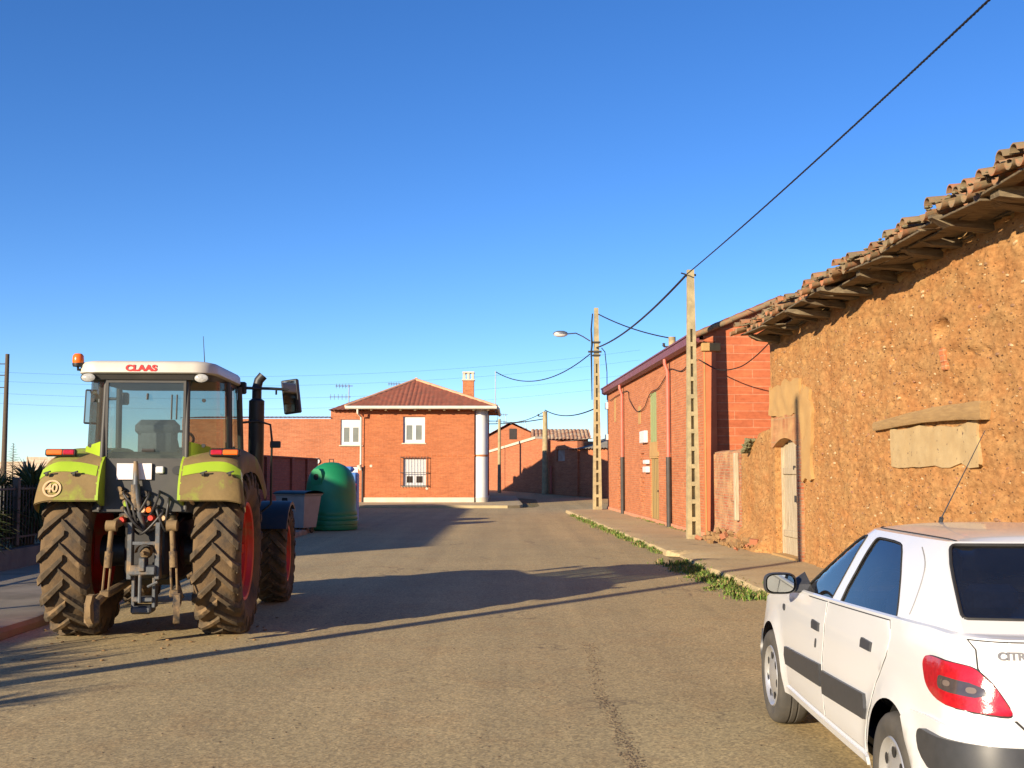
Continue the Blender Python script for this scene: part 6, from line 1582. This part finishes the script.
# rear window frame + glass
zw0, zw1 = 1.78, 2.60
mb = MB()
for (a, b, c, d) in ((-RWX + .02, RWX - .02, zw0, zw0 + .03), (-RWX + .02, RWX - .02, zw1 - .03, zw1), (-RWX + .02, -RWX + .045, zw0 + .03, zw1 - .03), (RWX - .045, RWX - .02, zw0 + .03, zw1 - .03)): mb.box(a, b, -.02, .01, c, d)
rwf = mb.build('rear_window_frame', 'cabgrey', tr); rwf.location = (0, -.64, 0); rwf.rotation_euler = (0, 0, 0)
mb = MB(); mb.add([(-RWX + .04, -.647, zw0 + .02), (RWX - .04, -.647, zw0 + .02), (RWX - .04, -.647, zw1 - .02), (-RWX + .04, -.647, zw1 - .02)], [(0, 1, 2, 3)]); mb.build('rear_window', 'glass_cab', tr)
mb = MB(); mb.tube([(.02, -.67, 2.46), (.02, -.68, 2.40)], .012, 6); mb.tube([(.26, -.67, 2.45), (.26, -.68, 2.20)], .008, 6); mb.tube([(.31, -.67, 2.45), (.31, -.68, 2.20)], .008, 6); mb.tube([(-.02, -.68, 1.89), (.1, -.68, 1.89)], .018, 6); mb.build('wiper', 'steel_dark', tr)
# glass panels
for s in (-1, 1):
    mb = MB(); strip(mb, s, (0, 1, 2, 3), 1.80, 2.62, .004); mb.build('quarter_window', 'glass_cab', tr, smooth=60)
    mb = MB(); strip(mb, s, (3, 4, 5), 1.32, 2.62, .002); d_ = mb.build('door', 'glass_cab', tr, smooth=60)
    mb = MB(); mb.tube([V((s * (cabpt(4, z).x + .012), cabpt(4, z).y + .03, z)) for z in (1.34, 1.8, 2.6)], .012, 6); mb.tube([(s * .72, .3, 1.75), (s * .72, .3, 1.95)], .014, 6); mb.build('door_handle', 'steel_dark', d_, smooth=60)
    for z in (1.94, 2.40):
        mb = MB(); p = cabpt(1, z); q = p.lerp(cabpt(0, z), .25); mb.lathe([(0, -.02), (.02, -.02), (.02, .0)], 10, 'y', M=T(s * (q.x + .01), q.y - .01, z)); mb.build('hinge', 'dark', tr)
mb = MB()
for s in (-1, 1): strip(mb, s, (5, 6, 7), 1.55, 2.62, 0)
mb.build('windscreen', 'glass_cab', tr, smooth=60)
# roof
def roofring(z, k, ins=0):
    pts = []; n = 10
    for (cx, cy, r, a0_) in ((.69 - .22, -.75 + .26, .22, -90), (.69 - .2, 1.04 - .2, .2, 0), (-.69 + .2, 1.04 - .2, .2, 90), (-.69 + .22, -.75 + .26, .22, 180)):
        for i in range(n + 1):
            a = R(a0_ + 90 * i / n); pts.append(V((cx + (r - ins) * math.cos(a), cy + (r * (1.18 if cy < 0 else 1) - ins) * math.sin(a), z)))
    return pts
mb = MB(); rings = [roofring(2.655, 0, .09), roofring(2.655, 0, .02), roofring(2.67, 0, .0), roofring(2.745, 0, .005), roofring(2.775, 0, .03), roofring(2.79, 0, .10), roofring(2.80, 0, .19)]
m = len(rings[0]); mb.add([p for r in rings for p in r], [(i * m + j, i * m + (j + 1) % m, i * m + m + (j + 1) % m, i * m + m + j) for i in range(len(rings) - 1) for j in range(m)] + [tuple(range((len(rings) - 1) * m, len(rings) * m))]); ro_ = mb.build('cab_roof', 'cream', tr, smooth=45)
mb = MB(); rings = [roofring(2.60, 0, .12), roofring(2.60, 0, .07), roofring(2.656, 0, .035)]; mb.add([p for r in rings for p in r], [(i * m + j, i * m + (j + 1) % m, i * m + m + (j + 1) % m, i * m + m + j) for i in range(len(rings) - 1) for j in range(m)] + [tuple(range(m))[::-1]]); mb.build('roof_lining', 'cabgrey', tr, smooth=45)
me = text_mesh('CLAAS', .082, .003, .0, .004); me.materials.append(MT['red_text']); o = bpy.data.objects.new('lettering', me); COL.objects.link(o); o.parent = ro_; o.scale = (1.25, 1, 1); o.location = (-.03, -.752, 2.708); o.rotation_euler = (PI / 2, 0, 0)
LETTER = o
# work lamps
for s in (-1, 1):
    mb = MB(); mb.lathe([(0, -.0), (.055, .0), (.06, -.05), (.062, -.06)], 20, 'y', M=T(s * .555, -.66, 2.615) @ Matrix.Diagonal((1.2, 1, .75, 1))); w_ = mb.build('work_lamp', 'cabgrey', tr, smooth=50)
    mb = MB(); mb.lathe([(.056, -.058), (.045, -.066), (0, -.07)], 20, 'y', M=T(s * .555, -.66, 2.615) @ Matrix.Diagonal((1.2, 1, .75, 1))); mb.build('lens', 'headlens', w_, smooth=50)
# beacon
mb = MB(); mb.tube([(-.64, -.60, 2.70), (-.68, -.64, 2.70), (-.68, -.64, 2.74)], .014, 8); mb.lathe([(0, 2.775), (.05, 2.78), (.055, 2.80), (.055, 2.815)], 16, M=T(-.68, -.64, -.05)); bc = mb.build('beacon', 'dark', tr, smooth=50)
mb = MB(); mb.lathe([(.052, 2.815), (.056, 2.84), (.052, 2.89), (.035, 2.91), (0, 2.915)], 18, M=T(-.68, -.64, -.05)); mb.build('lens', 'orange', bc, smooth=60)
mb = MB(); mb.tube([(.45, .0, 2.78), (.43, -.02, 3.12)], [.006, .003], 5); mb.build('radio_aerial', 'dark', tr)
# exhaust
mb = MB(); ex, ey = .83, 1.16
mb.tube([(.46, 1.5, 1.2), (.74, 1.3, 1.22), (ex, ey, 1.35), (ex, ey, 1.62)], .05, 12); mb.lathe([(.0, 1.55), (.075, 1.57), (.09, 1.62), (.09, 2.50), (.05, 2.53), (.05, 2.6)], 20, M=T(ex, ey, 0)); mb.tube([(ex, ey, 2.5), (ex, ey, 2.66), (ex + .02, ey, 2.74), (ex + .07, ey, 2.80)], .055, 14); mb.build('exhaust', 'dark', tr, smooth=50)
mb = MB(); mb.tube([(.70, 1.0, 2.24), (.86, 1.05, 2.26), (1.0, 1.1, 2.22), (1.02, 1.1, 2.05), (1.02, 1.1, 1.3), (.9, 1.1, 1.2)], .013, 8); hr = mb.build('handrail', 'dark', tr, smooth=60)
mb = MB(); mb.bbox(1.0, 1.12, 1.08, 1.14, 1.95, 2.03, .01); mb.build('side_lamp', 'dark', tr)
# mirrors
for s in (-1, 1):
    root = bpy.data.objects.new('wing_mirror', None); COL.objects.link(root); root.parent = tr; root.location = (1.23 if s > 0 else -1.02, 1.12, 2.55 if s > 0 else 2.42); root.empty_display_size = .1
    x0 = -s * (.56 if s > 0 else .36)
    mb = MB(); mb.tube([(x0, -.12, .09), (x0 * .4, -.03, .09), (0, 0, .08)], .017, 8); mb.bbox(x0 - .06, x0 + .06, -.16, -.06, .02, .16, .015); mb.tube([(x0 * .3, -.02, .08), (x0 * .3, -.02, .02)], .012, 6); mb.build('mirror_arm', 'dark', root, smooth=50)
    Mx = Matrix.Rotation(R(-s * 14), 4, 'Z') @ Matrix.Rotation(R(-7 if s > 0 else 2), 4, 'Y'); mb = MB(); mb.bbox(-.10, .10, -.02, .05, -.20, .20, .012, 0, Mx); mb.build('mirror_housing', 'dark', root)
    mb = MB(); mb.box(-.083, .083, -.023, -.021, -.18, .18, 0, Mx); mb.build('mirror_glass', 'mirror', root)
# seat, steering wheel, console
mb = MB(); mb.bbox(-.24, .24, -.05, .42, 1.62, 1.76, .04); mb.bbox(-.2, .2, -.18, -.04, 1.7, 2.16, .05); mb.bbox(-.23, .23, -.20, -.06, 2.04, 2.22, .06); mb.bbox(-.22, .22, -.2, -.06, 1.72, 1.9, .05); mb.box(-.12, .12, .0, .3, 1.3, 1.62); mb.bbox(.28, .42, -.1, .5, 1.6, 1.85, .03); mb.build('seat', 'seat', tr, smooth=50)
mb = MB(); mb.bbox(-.40, .40, -.52, -.34, 1.3, 1.88, .04); mb.build('dark_cab_block', 'cabgrey', tr)  # dark block added to darken the lower cab interior
mb = MB(); mb.bbox(-.2, .2, .8, 1.02, 1.3, 1.95, .05); mb.lathe([(.2 + .015 * math.cos(a), .015 * math.sin(a)) for a in [2 * PI * i / 8 for i in range(8)]], 24, M=T(0, .72, 2.02) @ Matrix.Rotation(R(35), 4, 'X'), close=True); mb.tube([(0, .72, 2.02), (0, .85, 1.9)], .03, 8); mb.build('steering_wheel', 'dark', tr, smooth=50)
mb = MB(); mb.box(-.26, .08, -.69, -.672, 1.60, 1.76); o = mb.build('number_plate', 'sticker', tr)
mb = MB(); mb.bbox(.12, .2, -.70, -.66, 1.66, 1.73, .01); mb.build('socket', 'pvc', tr)
mb = MB(); mb.lathe([(0, -.05), (.045, -.05), (.045, 0)], 12, 'y', M=T(.33, -.66, 1.69)); mb.build('socket', 'dark', tr)
# ---- three point linkage
def arm(name, pts, r, mat='mach_mud', parent=None, n=8):
    mb = MB(); mb.tube(pts, r, n); return mb.build(name, mat, parent or tr, smooth=50)
mb = MB()                                          # hydraulic block with couplers
mb.bbox(-.25, .3, -.62, -.40, 1.2, 1.5, .03); mb.bbox(-.16, .2, -.66, -.5, 1.12, 1.28, .02)
random.seed(77)
for i in range(16):
    x, z = random.uniform(-.24, .28), random.uniform(1.12, 1.52); mb.lathe([(0, -.12), (.028, -.12), (.034, -.08), (.024, -.05), (.03, 0)], 10, 'y', M=T(x, -.6, z))
hb = mb.build('hydraulic_block', 'mach', tr, smooth=40)
for (x, z, m_) in ((.08, 1.30, 'orange'), (.10, 1.22, 'red_rim'), (-.14, 1.36, 'lime_clean'), (.02, 1.30, 'ring'), (.22, 1.22, 'ring'), (-.18, 1.2, 'red_rim')):
    mb = MB(); mb.lathe([(0, -.78), (.025, -.78), (.034, -.75), (.034, -.70), (0, -.70)], 12, 'y', M=T(x, 0, z)); mb.build('coupler', m_, hb, smooth=50)
for i in range(9):                                 # hoses
    x0, x1 = random.uniform(-.2, .26), random.uniform(-.25, .4); z0 = random.uniform(1.15, 1.5); mb = MB(); mb.tube(swag([V((x0, -.66, z0)), V((x0 + .02, -.78, z0 - .05)), V(((x0 + x1) / 2, -.74, z0 - .25)), V((x1, -.5, z0 - .12))]), .013, 6); mb.build('hose', 'oil', hb, smooth=60)
mb = MB(); mb.tube(swag([V((.40, -.60, 1.72)), V((.42, -.68, 1.5)), V((.47, -.66, 1.38)), V((.5, -.5, 1.3))]), .02, 6); mb.tube(swag([V((.45, -.60, 1.72)), V((.48, -.68, 1.52)), V((.54, -.6, 1.4))]), .014, 6); mb.build('hose', 'ring', hb, smooth=60)
lx = .045                                           # linkage is seen slightly right of centre
# lift arms
for s in (-1, 1):
    a = V((lx + s * .17, -.35, 1.20)); b = V((lx + s * .29, -.88, 1.15)); arm('lift_arm', [a, a.lerp(b, .5) + V((0, 0, .03)), b], [.055, .05, .045], n=10)
    mb = MB(); mb.lathe([(0, -.05), (.055, -.05), (.055, .05), (0, .05)], 14, 'x', M=T(b.x, b.y, b.z)); mb.build('lift_arm_knuckle', 'mach_mud', tr, smooth=40)
    c = V((lx + s * .33, -.90, .50)); mid = b.lerp(c, .45)
    rod = arm('lift_rod', [b - V((0, 0, .02)), mid], [.026, .026]); d1 = b.lerp(c, .38)
    mb = MB(); mb.tube([d1, b.lerp(c, .62)], .038, 10); e1 = b.lerp(c, .62)
    for q in (-.028, .028): mb.tube([e1 + V((q, 0, 0)), c + V((q, 0, 0))], .011, 6)
    mb.bbox(c.x - .045, c.x + .045, c.y - .03, c.y + .03, c.z - .04, c.z + .03, .01); mb.build('turnbuckle', 'mach_mud', tr, smooth=40)
    # lower link running back from under the axle to its hook
    h0 = V((s * .2, -.1, .58)); h1 = V((lx + s * .36, -.85, .47)); h2 = V((lx + s * .42 + (.04 if s < 0 else -.02), -1.12, .40))
    mb = MB(); mb.tube([h0, h1, h2], [.04, .045, .04], 8); Mh = T(h2.x, h2.y, h2.z); mb.prism([(-.0, -.14), (.05, -.16), (.10, -.10), (.11, .02), (.07, .11), (.02, .12), (.05, .04), (.04, -.04), (-.02, -.06)], (-.03, .03), M=Mh @ Rz(R(90 + s * 12)) @ Rz(PI)); ll = mb.build('lower_link', 'mach_mud' if s < 0 else 'mach', tr, smooth=40)
    if s < 0: mb = MB(); mb.bbox(h2.x - .08, h2.x + .06, h2.y - .05, h2.y + .08, h2.z - .2, h2.z + .08, .05); mb.build('link_ball', 'mach', ll, smooth=60)
    mb = MB(); mb.tube([V((s * .22, -.2, .55)), V((s * .44, -.8, .45))], .014, 6); mb.build('check_chain', 'mach', tr)
# pick-up hitch frame
mb = MB()
for s in (-1, 1): mb.bbox(lx + s * .135 - .025, lx + s * .135 + .025, -.80, -.70, .62, 1.18, .008); mb.bbox(lx + s * .10 - .018, lx + s * .10 + .018, -.76, -.64, .34, .72, .008)
mb.build('hitch_plates', 'mach_grey', tr)
mb = MB(); mb.box(lx - .12, lx + .12, -.79, -.76, .96, .99); mb.bbox(lx - .13, lx + .13, -.84, -.70, .66, .76, .015); mb.bbox(lx - .03, lx + .03, -.86, -.7, .70, .84, .01); mb.bbox(lx - .1, lx + .1, -.8, -.66, .40, .45, .01); mb.tube([(lx - .02, -.82, .4), (lx - .02, -.82, .7)], .018, 8); mb.tube([(lx + .05, -.8, .55), (lx + .15, -.82, .60)], .014, 6); mb.bbox(lx - .12, lx + .08, -.78, -.55, .28, .36, .02)
mb.build('pick_up_hitch', 'mach_grey', tr, smooth=40)
mb = MB(); mb.lathe([(0, -.9), (.02, -.9), (.02, -.8), (.05, -.78), (.06, -.7)], 12, 'y', M=T(lx + .01, 0, .88)); mb.lathe([(.085, -.84), (.09, -.7)], 16, 'y', M=T(lx + .01, 0, .88), a0=0, a1=PI); mb.build('power_take_off', 'mach_mud', tr, smooth=40)
arm('top_link', [(lx - .03, -.68, 1.12), (lx - .05, -.76, 1.25), (lx - .10, -.75, 1.55), (lx - .115, -.72, 1.78)], [.028, .03, .034, .02], 'mach_grey')
mb = MB(); mb.tube([(lx - .1, -.75, 1.3), (lx - .105, -.74, 1.55)], .045, 8); mb.build('top_link_sleeve', 'mach', tr, smooth=50)
arm('brace', [(.42, -.55, .62), (.62, -.45, .72)], .03)
# loose dirt on the fenders is in the paint; mud clods under the wheels
mb = MB(); random.seed(6)
for i in range(70):
    x, y = random.gauss(-4.1, .9), random.gauss(11.6, .9); s = random.uniform(.004, .016); mb.bbox(-1, 1, -1, 1, -.3, 1, .5, 0, T(x, y, .01) @ Rz(random.random() * 3) @ Matrix.Diagonal((s * 1.5, s, s * .6, 1)))
tag(mb.build('mud_clods', M_('dried mud clods', (.30, .18, .08), (.2, .12, .05), 9, .95), smooth=70), kind='stuff')
